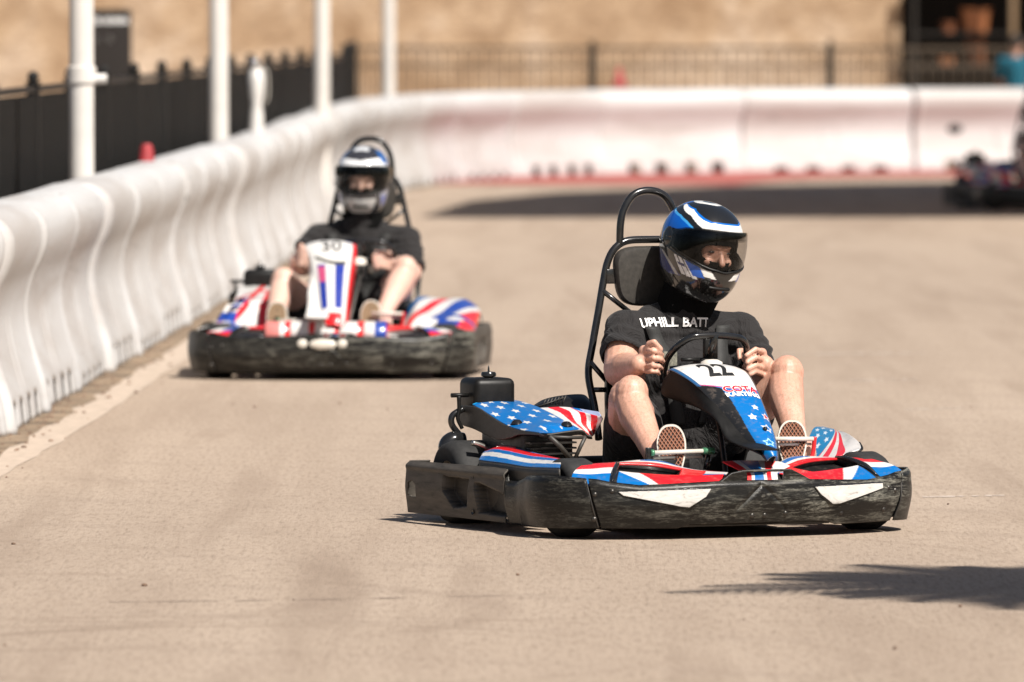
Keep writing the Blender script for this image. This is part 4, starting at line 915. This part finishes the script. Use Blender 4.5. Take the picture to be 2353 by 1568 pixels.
def uk_extras(root):
    nb = (.01, .05, .30)
    # tall rounded pod on the driver's left
    st = [(-.30, .19, .22), (-.45, .21, .27), (-.62, .23, .30), (-.80, .26, .34), (-.98, .28, .35), (-1.12, .24, .31)]
    rows = [[(x, .66, zb), (x-.01, .645, zb+.03), (x, .58, (zb+zt)/2+.035), (x, .48, zt), (x, .38, zt+.01), (x-.01, .33, zt-.02)] for x, zb, zt in st]
    G = loft([list(r) for r in rows], 90, 140).transpose(1, 0, 2); u = np.linspace(0, 1, 140)[:, None]+np.zeros((1, 90)); v = np.linspace(0, 1, 90)[None]+np.zeros((140, 1))
    c = paint(u.shape, WHT); w = v+.6*(u-.5); c[w < .18] = RED; c[(w > .26) & (w < .46) & (u > .2)] = nb; c[(w > .62) & (w < .74)] = RED; c[w > .88] = (.0, .12, .36); c[(u > .05) & (u < .30) & (v < .55)] = nb; c[(u < .22) & (v < .25)] = RED; c[((u-.18)**2*6+(v-.32)**2) < .012] = WHT
    sheet('left_pod_cover', G, M['paint'], root, thick=.005, col=c, off=0)
    # painted skirt from the engine cover down to the bumper
    rows = [[(-.72, -.53, .33), (-.66, -.56, .27), (-.60, -.60, .20)], [(-.71, -.42, .335), (-.64, -.43, .27), (-.57, -.44, .20)], [(-.72, -.30, .33), (-.66, -.26, .27), (-.58, -.20, .19)]]
    G = loft(rows, 60, 90); u = np.linspace(0, 1, 60)[:, None]+np.zeros((1, 90)); v = np.linspace(0, 1, 90)[None]+np.zeros((60, 1)); c = paint(u.shape, WHT)
    c[(v > .66-.1*u) & (v < .90)] = RED; c[(np.abs(v-.42+.35*u) < .07)] = RED; c[(v < .26) & (u > .3)] = nb; c[(u > .75) & (v > .3) & (v < .55)] = RED
    sheet('engine_skirt', G, M['paint'], root, thick=.005, col=c, off=0)
    # white and red blocks along the nose
    rows = [[(-.10, y, .185), (-.10, y, .225), (-.13, y, .262), (-.20, y, .270), (-.26, y, .25)] for y in np.linspace(-.30, .27, 8)]
    G = loft(rows, 40, 160).transpose(1, 0, 2); v = np.linspace(0, 1, 40)[None]+np.zeros((160, 1)); u = np.linspace(0, 1, 160)[:, None]+np.zeros((1, 40))
    k = (u*5) % 1; G[..., 0] += .018*np.sin(np.pi*k)**.5-.01; c = paint(u.shape, WHT); c[(k > .80) | (k < .06)] = RED; c[(u > .82) & (k > .5)] = nb; c[u < .12] = (.6, .2, .18)
    sheet('nose_cover', G, M['paint'], root, thick=.004, col=c, off=0)
    MB().ball((-.005, -.02, .17), (.02, .075, .028)).build('nose_badge', M['cream'], root); MB().ball((-.005, -.115, .172), (.015, .03, .026)).build('nose_badge', M['cream'], root); MB().ball((-.005, .07, .172), (.015, .03, .026)).build('nose_badge', M['cream'], root)
def make_kart(name, o, rotz, style, label):
    root = empty(name, tuple(o), rotz, label=label, cat='go-kart', group='racing go-karts')
    build_bumper(root, style); chassis(root); roll_frame(root)
    cf = fender_us if style == 'us' else fender_uk
    for s in (1, -1): fender(root, s, cf)
    nassau(root, style); side_pod(root, -1, style); engine_cover(root, style)
    if style == 'us': flag_pod(root, style)
    else: uk_extras(root)
    return root

# ================================================================ PEOPLE
def V3(*a): return np.array(a, float)
def helmet(root, Hc, yaw, pitch, roll, style='blue', detail=1):
    """full-face helmet, local X forward; returns the empty-free rotation"""
    Rm = (Matrix.Rotation(yaw, 3, 'Z')@Matrix.Rotation(pitch, 3, 'Y')@Matrix.Rotation(roll, 3, 'X'))
    Rn = np.array(Rm); n1, n2 = (340, 260) if detail else (120, 90)
    az = np.linspace(-math.pi, math.pi, n1, endpoint=False)[:, None]; el = np.linspace(R_(-62), R_(90), n2)[None]
    x, y, z = np.cos(el)*np.cos(az), np.cos(el)*np.sin(az), np.sin(el)*np.ones_like(az)
    a = .160; b = .128; c = .150
    r = 1/((np.abs(x)/a)**2.25+(np.abs(y)/b)**2.25+(np.abs(z)/c)**2.25)**(1/2.25)
    low = np.clip(-z-.05, 0, 1); fr = np.clip(x, 0, 1)
    r = r*(1+.26*low*fr**1.5+.34*low*low)                # chin bar reaches down and forward
    r = r*(1-.05*np.clip(-x, 0, 1)*low*2)
    P = np.stack([x*r, y*r*(1-.10*low), z*r], -1)
    AZ = np.degrees(az)*np.ones_like(el); EL = np.degrees(el)*np.ones_like(az); A = np.abs(AZ)
    # eye port
    up = np.interp(A, [0, 35, 60, 84, 90], [25, 25, 23, 16, 0]); dn = np.interp(A, [0, 20, 45, 65, 86, 90], [-21, -19, -14, -10, -3, 0])
    port = (A < 82) & (EL < up) & (EL > dn)
    shp = AZ.shape; cl = paint(shp, BLK)
    blue = (.0, .095, .47); lb = (.05, .33, .70); wt = (.80, .79, .76)
    if style == 'blue':
        cl[in_poly(A, EL, [(144, 41), (136, 47), (88, 43), (65, 36), (46, 25), (77, 22), (92, 22), (104, 16), (101, 4), (90, -9), (111, -5), (123, 3), (138, 16), (141, 28)])] = blue
        cl[in_poly(A, EL, [(136, 47), (88, 43), (65, 36), (46, 25), (50, 25), (67, 33), (89, 40), (134, 43)])] = lb
        cl[in_poly(A, EL, [(0, 25), (19, 24), (34, 26), (44, 32), (62, 44), (119, 58), (120, 61), (107, 61), (65, 55), (38, 39), (25, 35), (0, 35)])] = wt
        cl[in_poly(A, EL, [(0, 35), (25, 35), (38, 39), (65, 55), (107, 61), (106, 63), (63, 57.5), (36, 42), (24, 37.5), (0, 37.5)])] = (.0, .12, .48)
        cl[(A > 118) & (EL > 56) & (EL < 80)] = blue; cl[in_poly(A, EL, [(0, 71), (50, 73), (160, 69), (180, 74), (180, 82), (0, 81)])] = wt
        for a0 in (77, 68, 59): cl[in_poly(A, EL, [(a0, -14), (a0-6, -14), (a0-27, -33), (a0-20, -34)])] = wt
        for a0 in (73, 66): cl[in_poly(A, EL, [(a0-6, -22), (a0-12, -22), (a0-15, -25), (a0-9, -25)])] = (.03, .04, .12)
        cl[in_poly(A, EL, [(54, -17), (34, -17), (24, -30), (39, -31)])] = blue
        cl[in_poly(A, EL, [(33, -18), (20, -19), (9, -29), (25, -28)])] = wt
        cl[in_poly(A, EL, [(130, -12), (108, -14), (84, -26), (58, -37), (89, -41), (124, -34)])] = (.05, .06, .17)
        cl[in_poly(A, EL, [(116, -14), (108, -14), (80, -28), (62, -37), (70, -38)])] = (.45, .44, .40)
    elif style == 'silver':
        cl[:] = (.03, .03, .035); cl[in_poly(A, EL, [(0, 25), (50, 25), (72, 18), (72, 34), (48, 42), (0, 36)])] = (.72, .73, .74)
        cl[in_poly(A, EL, [(50, 34), (75, 30), (110, 20), (130, 40), (90, 62), (56, 60)])] = (.0, .10, .36)
        cl[in_poly(A, EL, [(0, 62), (26, 60), (40, 70), (60, 90), (0, 90)])] = (.6, .61, .62)
        cl[in_poly(A, EL, [(0, -28), (30, -26), (22, -50), (0, -50)])] = (.45, .45, .44)
        cl[in_poly(A, EL, [(36, -22), (70, -12), (80, -40), (46, -46)])] = (.25, .27, .34)
        cl[in_poly(A, EL, [(44, -28), (56, -26), (56, -42), (46, -42)])] = (.02, .06, .35)
    else:
        cl[:] = (.03, .06, .10)
    Pw = (P.reshape(-1, 3)@Rn.T+Hc).reshape(P.shape)
    # close the ring in azimuth by repeating the first row
    Pc = np.concatenate([Pw, Pw[:1]], 0); cc = np.concatenate([cl, cl[:1]], 0); hh = np.concatenate([port, port[:1]], 0)
    sheet('helmet', Pc, M['helm'], root, hole=hh, thick=.006, col=cc, off=-1 if detail else -1)
    hm = root.children[-1] if False else [o for o in COL.objects if o.parent == root and o.name.startswith('helmet')][-1]
    # rubber lip round the port and the neck roll
    T = lambda Q: np.asarray(Q)@Rn.T+Hc
    def surf(az_, el_, lift):
        i = np.argmin(np.abs(np.degrees(az[:, 0])-az_)); j = np.argmin(np.abs(np.degrees(el[0])-el_)); p = P[i, j]; return p*(1+lift/np.linalg.norm(p))
    lip = [surf(a_, np.interp(abs(a_), [0, 35, 60, 82], [25, 25, 23, 16]), .001) for a_ in np.linspace(-82, 82, 24)]+[surf(a_, np.interp(abs(a_), [0, 20, 45, 65, 82], [-21, -19, -14, -10, -4]), .001) for a_ in np.linspace(82, -82, 24)]
    MB().tube(T(lip), .0045, seg=8, n=120, closed=True).build('port_seal', M['black'], hm)
    # visor: smooth shell following the port, raised a little
    avs = np.linspace(-92, 92, 70); G = np.zeros((70, 26, 3))
    for i, a_ in enumerate(avs):
        u_ = np.interp(abs(a_), [0, 35, 60, 92], [26, 26, 25, 18]); d_ = np.interp(abs(a_), [0, 20, 45, 65, 92], [-23, -21, -16, -12, -5])
        for j, e_ in enumerate(np.linspace(d_, u_, 26)):
            ea, aa = R_(e_), R_(a_); q = V3(math.cos(ea)*math.cos(aa), math.cos(ea)*math.sin(aa), math.sin(ea))
            rr_ = 1/((abs(q[0])/.163)**2.3+(abs(q[1])/.130)**2.3+(abs(q[2])/.18)**2.3)**(1/2.3); G[i, j] = q*(rr_*1.0+.006)
    sheet('visor', T(G.reshape(-1, 3)).reshape(G.shape), M['visor'], hm, thick=0)
    vt = G[:, 19:, :]*0.985; sheet('sun_strip', T(vt.reshape(-1, 3)).reshape(vt.shape), M['tint'], hm, thick=0)
    MB().tube(T([G[i, 0]*1.003 for i in range(0, 70, 3)]), .0028, seg=8, n=70).build('visor_rim', M['gloss_black'], hm)
    for s in (-1, 1):
        q = surf(97*s, 8, .004); nn = q/np.linalg.norm(q)
        ring = []
        G2 = np.zeros((24, 6, 3))
        for i in range(24):
            for j in range(6):
                w = 2*math.pi*i/23; G2[i, j] = surf(96*s+11*math.cos(w)*j/5*1.2, 7+15*math.sin(w)*j/5, .008-.004*(j/5)**2)
        sheet('visor_pivot', T(G2.reshape(-1, 3)).reshape(G2.shape), M['gloss_black'], hm, thick=.003)
    # chin vent
    vq = [surf(a_, -38, .001) for a_ in np.linspace(-16, 16, 9)]; MB().tube(T(vq), .006, seg=8).build('chin_vent', M['black'], hm)
    tv = [surf(a_, 47, .0) for a_ in (-6, 0, 6)]; 
    # dark lining
    li = P*.93; sheet('helmet_lining', np.concatenate([T(li.reshape(-1, 3)).reshape(P.shape), T(li[:1].reshape(-1, 3)).reshape(1, n2, 3)], 0)[::4, ::4], M['black'], hm, hole=None if False else np.concatenate([(A < 84) & (EL > -40), ((A < 84) & (EL > -40))[:1]], 0)[::4, ::4])
    return Rn
def head_into(mb, Hc, Rn):
    """adds a face to the body's shapes"""
    T = lambda *q: V3(*q)@Rn.T+Hc
    Rm = Matrix(Rn.tolist())
    mb.ball(T(.005, 0, .0), (.088, .070, .105), 28, 20, Rm)
    mb.ball(T(.05, 0, -.055), (.040, .042, .05), 16, 12, Rm)               # jaw and mouth
    mb.bone(T(.092, 0, .002), T(.108, 0, -.030), .008, .012)               # nose
    mb.bone(T(.083, -.034, .026), T(.090, -.010, .022), .0075, .008); mb.bone(T(.083, .034, .026), T(.090, .010, .022), .0075, .008)   # brows
    for s in (-1, 1): mb.ball(T(.068, s*.038, -.028), (.024, .020, .020), 14, 10, Rm)
    mb.bone(T(.086, -.018, -.060), T(.086, .018, -.060), .007, .007)
def sneaker(root, heel, toe, upv, style):
    """shoe whose sole faces along the sole normal; heel and toe are points of the sole plane"""
    heel = np.asarray(heel, float); toe = np.asarray(toe, float); L_ = np.linalg.norm(toe-heel); ax = (toe-heel)/L_
    nrm = np.cross(ax, np.cross(np.asarray(upv, float), ax)); nrm /= np.linalg.norm(nrm); sd_ = np.cross(ax, nrm)    # nrm points out of the sole
    prof = [(0, 0.0), (.03, .55), (.12, .78), (.35, .66), (.6, .92), (.78, 1.0), (.92, .78), (.98, .45), (1, 0)]
    W_ = .052; us = np.linspace(0, 1, 90); hw = np.interp(us, *zip(*[(a, b) for a, b in prof])); hw = np.sqrt(np.clip(hw, 0, 1))*W_ if False else hw*W_
    def ring(lift, k, m=60):
        out = []
        t = np.linspace(0, 2*math.pi, m, endpoint=False)
        for q in t:
            u_ = .5-.5*math.cos(q); w_ = W_*k*(.78+.22*math.sin((u_-.35)*3))*abs(math.sin(q))**.75*math.copysign(1, math.sin(q))
            out.append(heel+ax*(L_*(.5+(u_-.5)*k))+sd_*w_+nrm*lift)
        return out
    mb = MB(); rings = [ring(.0, .95), ring(.0, 1.0), ring(-.008, 1.03), ring(-.024, 1.03), ring(-.028, .98)]
    V = [p for r_ in rings for p in r_]; m = 60
    mb.add(V, [(i*m+k, i*m+(k+1) % m, (i+1)*m+(k+1) % m, (i+1)*m+k) for i in range(4) for k in range(m)]+[tuple(range(m))]); mb.build('shoe_rim', M['cream'], root, auto=50)
    # waffle sole
    nu, nv = 150, 70; U_, Vv = np.meshgrid(np.linspace(0, 1, nu), np.linspace(-1, 1, nv), indexing='ij')
    w_ = W_*.90*(.78+.22*np.sin((U_-.35)*3))*np.clip(4*U_*(1-U_), 0, 1)**.375
    X = (U_-.5)*L_*.93+.5*L_; Y = Vv*w_
    p = .0155; d1 = np.abs(((X*.8+Y*1.25)/p) % 1-.5)*2; d2 = np.abs(((X*.8-Y*1.25)/p) % 1-.5)*2; rib = np.maximum(d1, d2); h = np.clip((rib-.66)/.18, 0, 1)
    G = heel+ax*X[..., None]+sd_*Y[..., None]+nrm*(.001+.0045*h)[..., None]
    c = np.zeros(G.shape); g0, g1 = (np.array((.075, .03, .016)), np.array((.36, .15, .085))) if style == 'gum' else (np.array((.20, .13, .07)), np.array((.38, .27, .16)))
    c[:] = g0+(g1-g0)*h[..., None]
    sheet('sole', G, M['sole'], root, col=c, thick=0)
    up = MB(); n_ = -nrm
    up.ball(heel+ax*L_*.80+n_*.040, (.045, .045, .040)); up.bone(heel+ax*L_*.80+n_*.045, heel+ax*L_*.25+n_*.06, .044, .042); up.bone(heel+ax*L_*.25+n_*.06, heel+ax*L_*.14+n_*.045, .042, .04)
    up.bone(heel+ax*L_*.2+n_*.06, heel+ax*L_*.22+n_*.10, .045, .047)
    up.build('shoe_upper', M['shoe'], root, voxel=.008, sm=4)
def limb(mb, pts, rad):
    for i in range(len(pts)-1): mb.bone(pts[i], pts[i+1], rad[i], rad[i+1])
def finger(mb, pts, r):
    for i in range(len(pts)-1): mb.bone(pts[i], pts[i+1], r*(1-.07*i), r*(1-.07*(i+1)), seg=10)
def driver(name, K, style, head_yaw, head_pitch, head_roll, label, head_at=None, voxel=.0042):
    root = empty(name, tuple(K.o), K.rotz, label=label, cat='person', group='helmeted kart drivers')
    A = K1.at
    Hc = A(1612, 568, x=-.95) if head_at is None else np.array(head_at)
    neck = V3(-1.00, .185, .70)
    shR, shL = A(1440, 764, x=-1.01), A(1704, 766, x=-.98)
    elR, elL = A(1424, 852, x=-.90), A(1742, 868, x=-.90)
    wrR, wrL = A(1468, 838, x=-.715), A(1757, 838, x=-.71)
    hipR, hipL = V3(-1.02, .02, .20), V3(-1.02, .235, .20)
    knR, knL = A(1449, 908, x=-.66), A(1806, 862, x=-.67)
    anR, anL = A(1503, 1040, x=-.42), A(1826, 1008, x=-.42)
    b = MB()
    b.bone(V3(-1.03, .09, .24), V3(-1.03, .16, .24), .14, .14); b.bone(V3(-1.03, .13, .28), V3(-1.04, .16, .52), .135, .145); b.bone(neck-[0.02, 0, .06], Hc-[.02, 0, .04], .062, .058)
    b.bone(V3(-1.03, .07, .60), V3(-1.03, .28, .60), .085, .085)
    Rn = np.array(Matrix.Rotation(head_yaw, 3, 'Z')@Matrix.Rotation(head_pitch, 3, 'Y')@Matrix.Rotation(head_roll, 3, 'X'))
    head_into(b, Hc+V3(.022, 0, 0.0)@Rn.T if False else Hc+np.array(Rn)@V3(.034, 0, -.004), Rn)
    for sh, el, wr in ((shR, elR, wrR), (shL, elL, wrL)):
        limb(b, [sh, sh*.45+el*.55, el], [.062, .062, .056])
        limb(b, [el, el*.62+wr*.38, wr], [.056, .054, .032])
    for hp_, kn, an in ((hipR, knR, anR), (hipL, knL, anL)):
        limb(b, [hp_, hp_*.4+kn*.6, kn+V3(-.02, 0, -.012)], [.095, .085, .066]); b.ball(kn+V3(.010, 0, .006), (.055, .058, .062))
        calf = kn*.62+an*.38+V3(-.022, 0, 0); limb(b, [kn+V3(0, 0, -.01), calf, kn*.3+an*.7+V3(-.008, 0, 0), an, an+V3(.06, .012, -.045)], [.058, .060, .047, .040, .036])
    # driver's right hand on the rim (picture left)
    pR = A(1484, 826, x=-.712); b.bone(wrR, pR, .030, .030); b.bone(A(1480, 806, x=-.708), A(1482, 846, x=-.708), .019, .017)
    for v0, ln, dv, r in ((805, 1.0, 6, .0098), (822, 1.05, 4, .0102), (839, .95, 3, .0095), (854, .80, 1, .0084)):
        finger(b, [A(1485, v0, x=-.690), A(1485+15*ln, v0+dv*.3, x=-.654), A(1485+31*ln, v0+dv, x=-.652), A(1485+37*ln, v0+dv+5, x=-.672)], r)
    finger(b, [A(1480, 812, x=-.70), A(1492, 790, x=-.672), A(1503, 786, x=-.655), A(1518, 803, x=-.650)], .0118)
    # driver's left hand (picture right)
    pL = A(1745, 832, x=-.712); b.bone(wrL, pL, .030, .030); b.bone(A(1750, 812, x=-.708), A(1745, 850, x=-.708), .019, .017)
    for v0, ln, dv, r in ((805, 1.05, 16, .0102), (824, 1.0, 14, .0102), (842, .95, 11, .0095), (857, .80, 8, .0084)):
        finger(b, [A(1752, v0+4, x=-.695), A(1736, v0-2, x=-.658), A(1752-35*ln, v0+dv-4, x=-.655), A(1752-42*ln, v0+dv+5, x=-.675)], r)
    finger(b, [A(1738, 822, x=-.715), A(1712, 806, x=-.735), A(1698, 806, x=-.730), A(1699, 824, x=-.715)], .0110)
    body = b.build('body', M['skin'] if style == 'blue' else M['skin2'], root, voxel=voxel, sm=2)
    # shirt: torso plus short loose sleeves, with soft folds
    s = MB()
    s.bone(V3(-1.03, .11, .28), V3(-1.03, .16, .28), .155, .155); s.bone(V3(-1.02, .12, .34), V3(-1.04, .165, .50), .162, .160); s.bone(V3(-1.03, .07, .60), V3(-1.03, .27, .60), .105, .105)
    s.bone(V3(-1.0, .10, .50), V3(-1.0, .22, .50), .135, .135)
    s.bone(neck+V3(-.02, 0, -.05), neck+V3(-.0, .0, .02), .105, .085); s.bone(V3(-1.03, .09, .675), V3(-1.03, .25, .675), .06, .06)
    for sh, el in ((shR, elR), (shL, elL)):
        s.bone(V3(-1.02, .5*(sh[1]+.16), .632), sh+V3(0, 0, .0), .080, .070); e2 = sh*.42+el*.58; s.bone(sh, e2, .074, .077); s.bone(e2, el, .077, .070)
    so = s.build('shirt', M['shirt'], root, voxel=.007, sm=5)
    me = so.data; rr_ = random.Random(5)
    folds = [(sh_*.5+e_*.5, (e_-sh_)/np.linalg.norm(e_-sh_)) for sh_, e_ in ((shR, elR), (shL, elL))]
    NR = [v.normal.copy() for v in me.vertices]
    for v in me.vertices:
        p = v.co; n_ = mnoise.noise(Vector((p.x*7+style.__len__(), p.y*7, p.z*14)))*.012+(.5-abs(mnoise.noise(Vector((p.x*13, p.y*11, p.z*22+3)))))*.009
        for c_, d_ in folds:
            q = np.array(p)-c_; t_ = q@d_; dist = np.linalg.norm(q-d_*t_)
            if dist < .11: n_ += .005*math.sin(t_*150+4*mnoise.noise(p*9))*max(0, 1-abs(t_)/.10)
        v.co = p+NR[v.index]*n_
    # cut the sleeve ends flat
    bm = bmesh.new(); bm.from_mesh(me)
    for sh, el in ((shR, elR), (shL, elL)):
        d_ = (el-sh)/np.linalg.norm(el-sh); f_ = .64 if el is elR else .92; c_ = sh*(1-f_)+el*f_
        geom = [f for f in bm.faces if np.linalg.norm(np.array(f.calc_center_median())-el) < .145]
        vs = {v for f in geom for v in f.verts}; es = {e for f in geom for e in f.edges}
        bmesh.ops.bisect_plane(bm, geom=list(geom)+list(vs)+list(es), plane_co=c_, plane_no=d_)
        kill = [v for v in bm.verts if (np.array(v.co)-c_)@d_ > 1e-4 and np.linalg.norm(np.array(v.co)-el) < .135 and abs(v.co.y-.165) > .165]
        bmesh.ops.delete(bm, geom=kill, context='VERTS')
    bm.to_mesh(me); bm.free()
    t_ = so.modifiers.new('cloth_thickness', 'SOLIDIFY'); t_.thickness = .003; t_.offset = -1
    # shorts down to mid thigh
    h = MB()
    h.bone(V3(-1.03, .08, .20), V3(-1.03, .18, .20), .155, .155)
    for hp_, kn in ((hipR, knR), (hipL, knL)): h.bone(hp_, hp_*.42+kn*.58, .115, .100)
    h.build('shorts', M['shorts'], root, voxel=.009, sm=4)
    # shoes
    if style == 'blue':
        sneaker(root, A(1548, 1105, x=-.30), A(1540, 976, x=-.345), (1, -.42, .02), 'gum'); sneaker(root, A(1822, 1090, x=-.295), A(1820, 966, x=-.345), (1, -.42, .02), 'gum')
    else:
        sneaker(root, A(1548, 1105, x=-.30), A(1540, 976, x=-.345), (1, .0, .02), 'tan'); sneaker(root, A(1822, 1090, x=-.295), A(1820, 966, x=-.345), (1, 0, .02), 'tan')
    helmet(root, Hc+V3(.0, 0, .005), head_yaw, head_pitch, head_roll, {'blue': 'blue', 'silver': 'silver', 'plain': 'plain'}[style], 1 if style == 'blue' else 0)
    # padding round the face, blackened to stand in for shade; open at the eyes
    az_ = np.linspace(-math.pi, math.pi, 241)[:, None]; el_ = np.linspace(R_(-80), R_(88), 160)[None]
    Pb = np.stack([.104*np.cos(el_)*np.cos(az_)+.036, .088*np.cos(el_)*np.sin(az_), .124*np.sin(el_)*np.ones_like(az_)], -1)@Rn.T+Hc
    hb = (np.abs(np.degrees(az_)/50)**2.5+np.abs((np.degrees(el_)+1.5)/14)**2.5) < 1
    sheet('face_padding_shade', Pb, M['scarf_shade'], root, hole=hb, thick=.004)
    # balaclava between helmet and collar, its black including the helmet's shadow
    nk = MB(); nk.bone(neck+V3(-.01, 0, -.0), Hc+V3(-.02, 0, -.10), .095, .10); nk.build('neck_scarf_shade', M['scarf_shade'], root, voxel=.009, sm=3)
    # eyes, flattened dark shapes that also stand in for squint shadow
    T = lambda *q: V3(*q)@Rn.T+Hc
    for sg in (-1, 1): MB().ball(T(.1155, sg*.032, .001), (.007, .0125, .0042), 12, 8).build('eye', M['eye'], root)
    dg = bpy.context.evaluated_depsgraph_get(); dg.update(); tree = BVHTree.FromPolygons([v.co.copy() for v in me.vertices], [list(p.vertices) for p in me.polygons])
    def on_shirt(y, z, lift, ydir=(0, 0)):
        loc, nn, i, dd = tree.ray_cast(Vector((-.3, y+ydir[0], z)), Vector((-1, 0, 0)))
        return np.array(loc)+np.array([lift, 0, 0]) if loc is not None else V3(-.87, y, z)
    if style == 'blue':
        V, Fc = text_geo('UPHILL BATT', .043, .0012); y0, z0 = A(1560, 742, x=-.9)[1:]
        P = [on_shirt(y0+x*.98, z0+y_-.0-.05*x*x*4, .0045) for x, y_, _ in V]; mesh_obj('shirt_print', P, Fc, M['wtext'], root, smooth=False)
    # harness: two shoulder belts, lap buckle
    for pts, w_ in ((((.035, .66), (.055, .60), (.075, .52), (.085, .44), (.10, .33)), .024), (((.30, .66), (.285, .60), (.265, .52), (.235, .44), (.20, .33)), .024)):
        Q = resample([(y, z, 0) for y, z in pts], 30); rows = [[on_shirt(y-w_, z, .007), on_shirt(y, z, .0085), on_shirt(y+w_, z, .007)] for y, z, _ in Q]
        rows = np.array(rows); rows[..., 0] = np.maximum(rows[..., 0], np.convolve(np.pad(rows[:, 1, 0], 2, 'edge'), np.ones(5)/5, 'valid')[:, None]); sheet('harness_belt', rows, M['belt'], root, thick=.003, off=0)
    q = on_shirt(.07, .535, .016); MB().box(q, (.010, .052, .085), bev=.004).build('belt_pad', M['olive'], root)
    for y, z in ((.165, .50), (.235, .50)): MB().box(on_shirt(y, z, .014), (.01, .020, .05), bev=.003).build('buckle', M['metal'], root)
    return root
def standing(name, x, y, rotz, shirt, label, h=1.55):
    k = h/1.72; root = empty(name, (x, y, 0), rotz, label=label, cat='person'); b = MB(); S_ = lambda *a: V3(*a)*k
    for s in (-1, 1):
        limb(b, [S_(0, s*.09, .88), S_(.01, s*.10, .50), S_(-.01, s*.10, .09), S_(.10, s*.11, .04)], [.08*k, .055*k, .04*k, .035*k])
        limb(b, [S_(.0, s*.19, 1.40), S_(.05, s*.23, 1.14), S_(.22, s*.12, 1.04)], [.05*k, .04*k, .03*k]); b.ball(S_(.27, s*.09, 1.03), (.05*k, .025*k, .04*k))
        for i in range(4): finger(b, [S_(.28, s*.085, 1.05-.017*i), S_(.32, s*.07, 1.05-.017*i), S_(.335, s*.05, 1.045-.017*i)], .009)
        finger(b, [S_(.26, s*.07, 1.06), S_(.29, s*.05, 1.07), S_(.31, s*.04, 1.06)], .010)
    b.bone(S_(0, -.08, .95), S_(0, .08, .95), .11*k, .11*k); b.bone(S_(0, 0, 1.0), S_(0, 0, 1.3), .13*k, .14*k); b.bone(S_(0, 0, 1.4), S_(.02, 0, 1.52), .055*k, .05*k)
    head_into(b, S_(.03, 0, 1.60), np.eye(3)); b.build('body', M['skin'], root, voxel=.012, sm=2)
    s = MB(); s.bone(S_(0, -.06, .98), S_(0, .06, .98), .125*k, .125*k); s.bone(S_(0, 0, 1.0), S_(0, 0, 1.3), .15*k, .155*k); s.bone(S_(0, -.17, 1.38), S_(0, .17, 1.38), .068*k, .068*k)
    for sg in (-1, 1): s.bone(S_(0, sg*.19, 1.39), S_(.04, sg*.225, 1.2), .065*k, .06*k)
    s.build('shirt', shirt, root, voxel=.014, sm=3)
    t = MB(); t.bone(S_(0, -.07, .90), S_(0, .07, .90), .13*k, .13*k)
    for sg in (-1, 1): t.bone(S_(0, sg*.09, .85), S_(.005, sg*.10, .12), .095*k, .065*k)
    t.build('trousers', M['navy'], root, voxel=.014, sm=3)
    hr = MB(); hr.ball(S_(.0, 0, 1.645), (.098*k, .086*k, .105*k)); hr.build('hair', simple('dark_hair', (.02, .014, .01), .7), root)
    for sg in (-1, 1): MB().ball(S_(.08, sg*.1, .03), (.13*k, .05*k, .035*k)).build('shoe', M['black'], root)
    return root

kart1 = make_kart('go_kart', K1.o, K1.rotz, 'us', 'front go-kart with blue and white star livery and number 22 on its nose fairing')
K2 = KartFrame(752, 876, -3)
kart2 = make_kart('go_kart', K2.o, K2.rotz, 'uk', 'second go-kart with white, red and navy fairing, approaching beside the left barrier')
d1 = driver('person', K1, 'blue', R_(7), R_(9), R_(-6), 'driver in glossy blue, black and white helmet and black shirt, seated in the front kart')
P2 = KartFrame(752, 876, -3); P2.o = K2.w((0, -.09, 0))
d2 = driver('person', P2, 'silver', R_(-2), R_(6), R_(0), 'driver in silver and blue helmet seated in the rear kart by the left barrier', head_at=(-1.0, .19, .925), voxel=.008)
K3 = KartFrame(2445, 486, 14)
kart3 = make_kart('go_kart', K3.o, K3.rotz, 'uk', 'shaded third go-kart cut off by the right picture edge near the far barrier')
d3 = driver('person', K3, 'plain', 0, R_(5), 0, 'driver of the shaded third kart at the right picture edge', voxel=.014)
bx = standing('person', (2335-1176.5)*96.5/FPX, 96.5, R_(80), M['teal'], 'bystander in a teal shirt behind the far barrier at the right edge', 1.46)
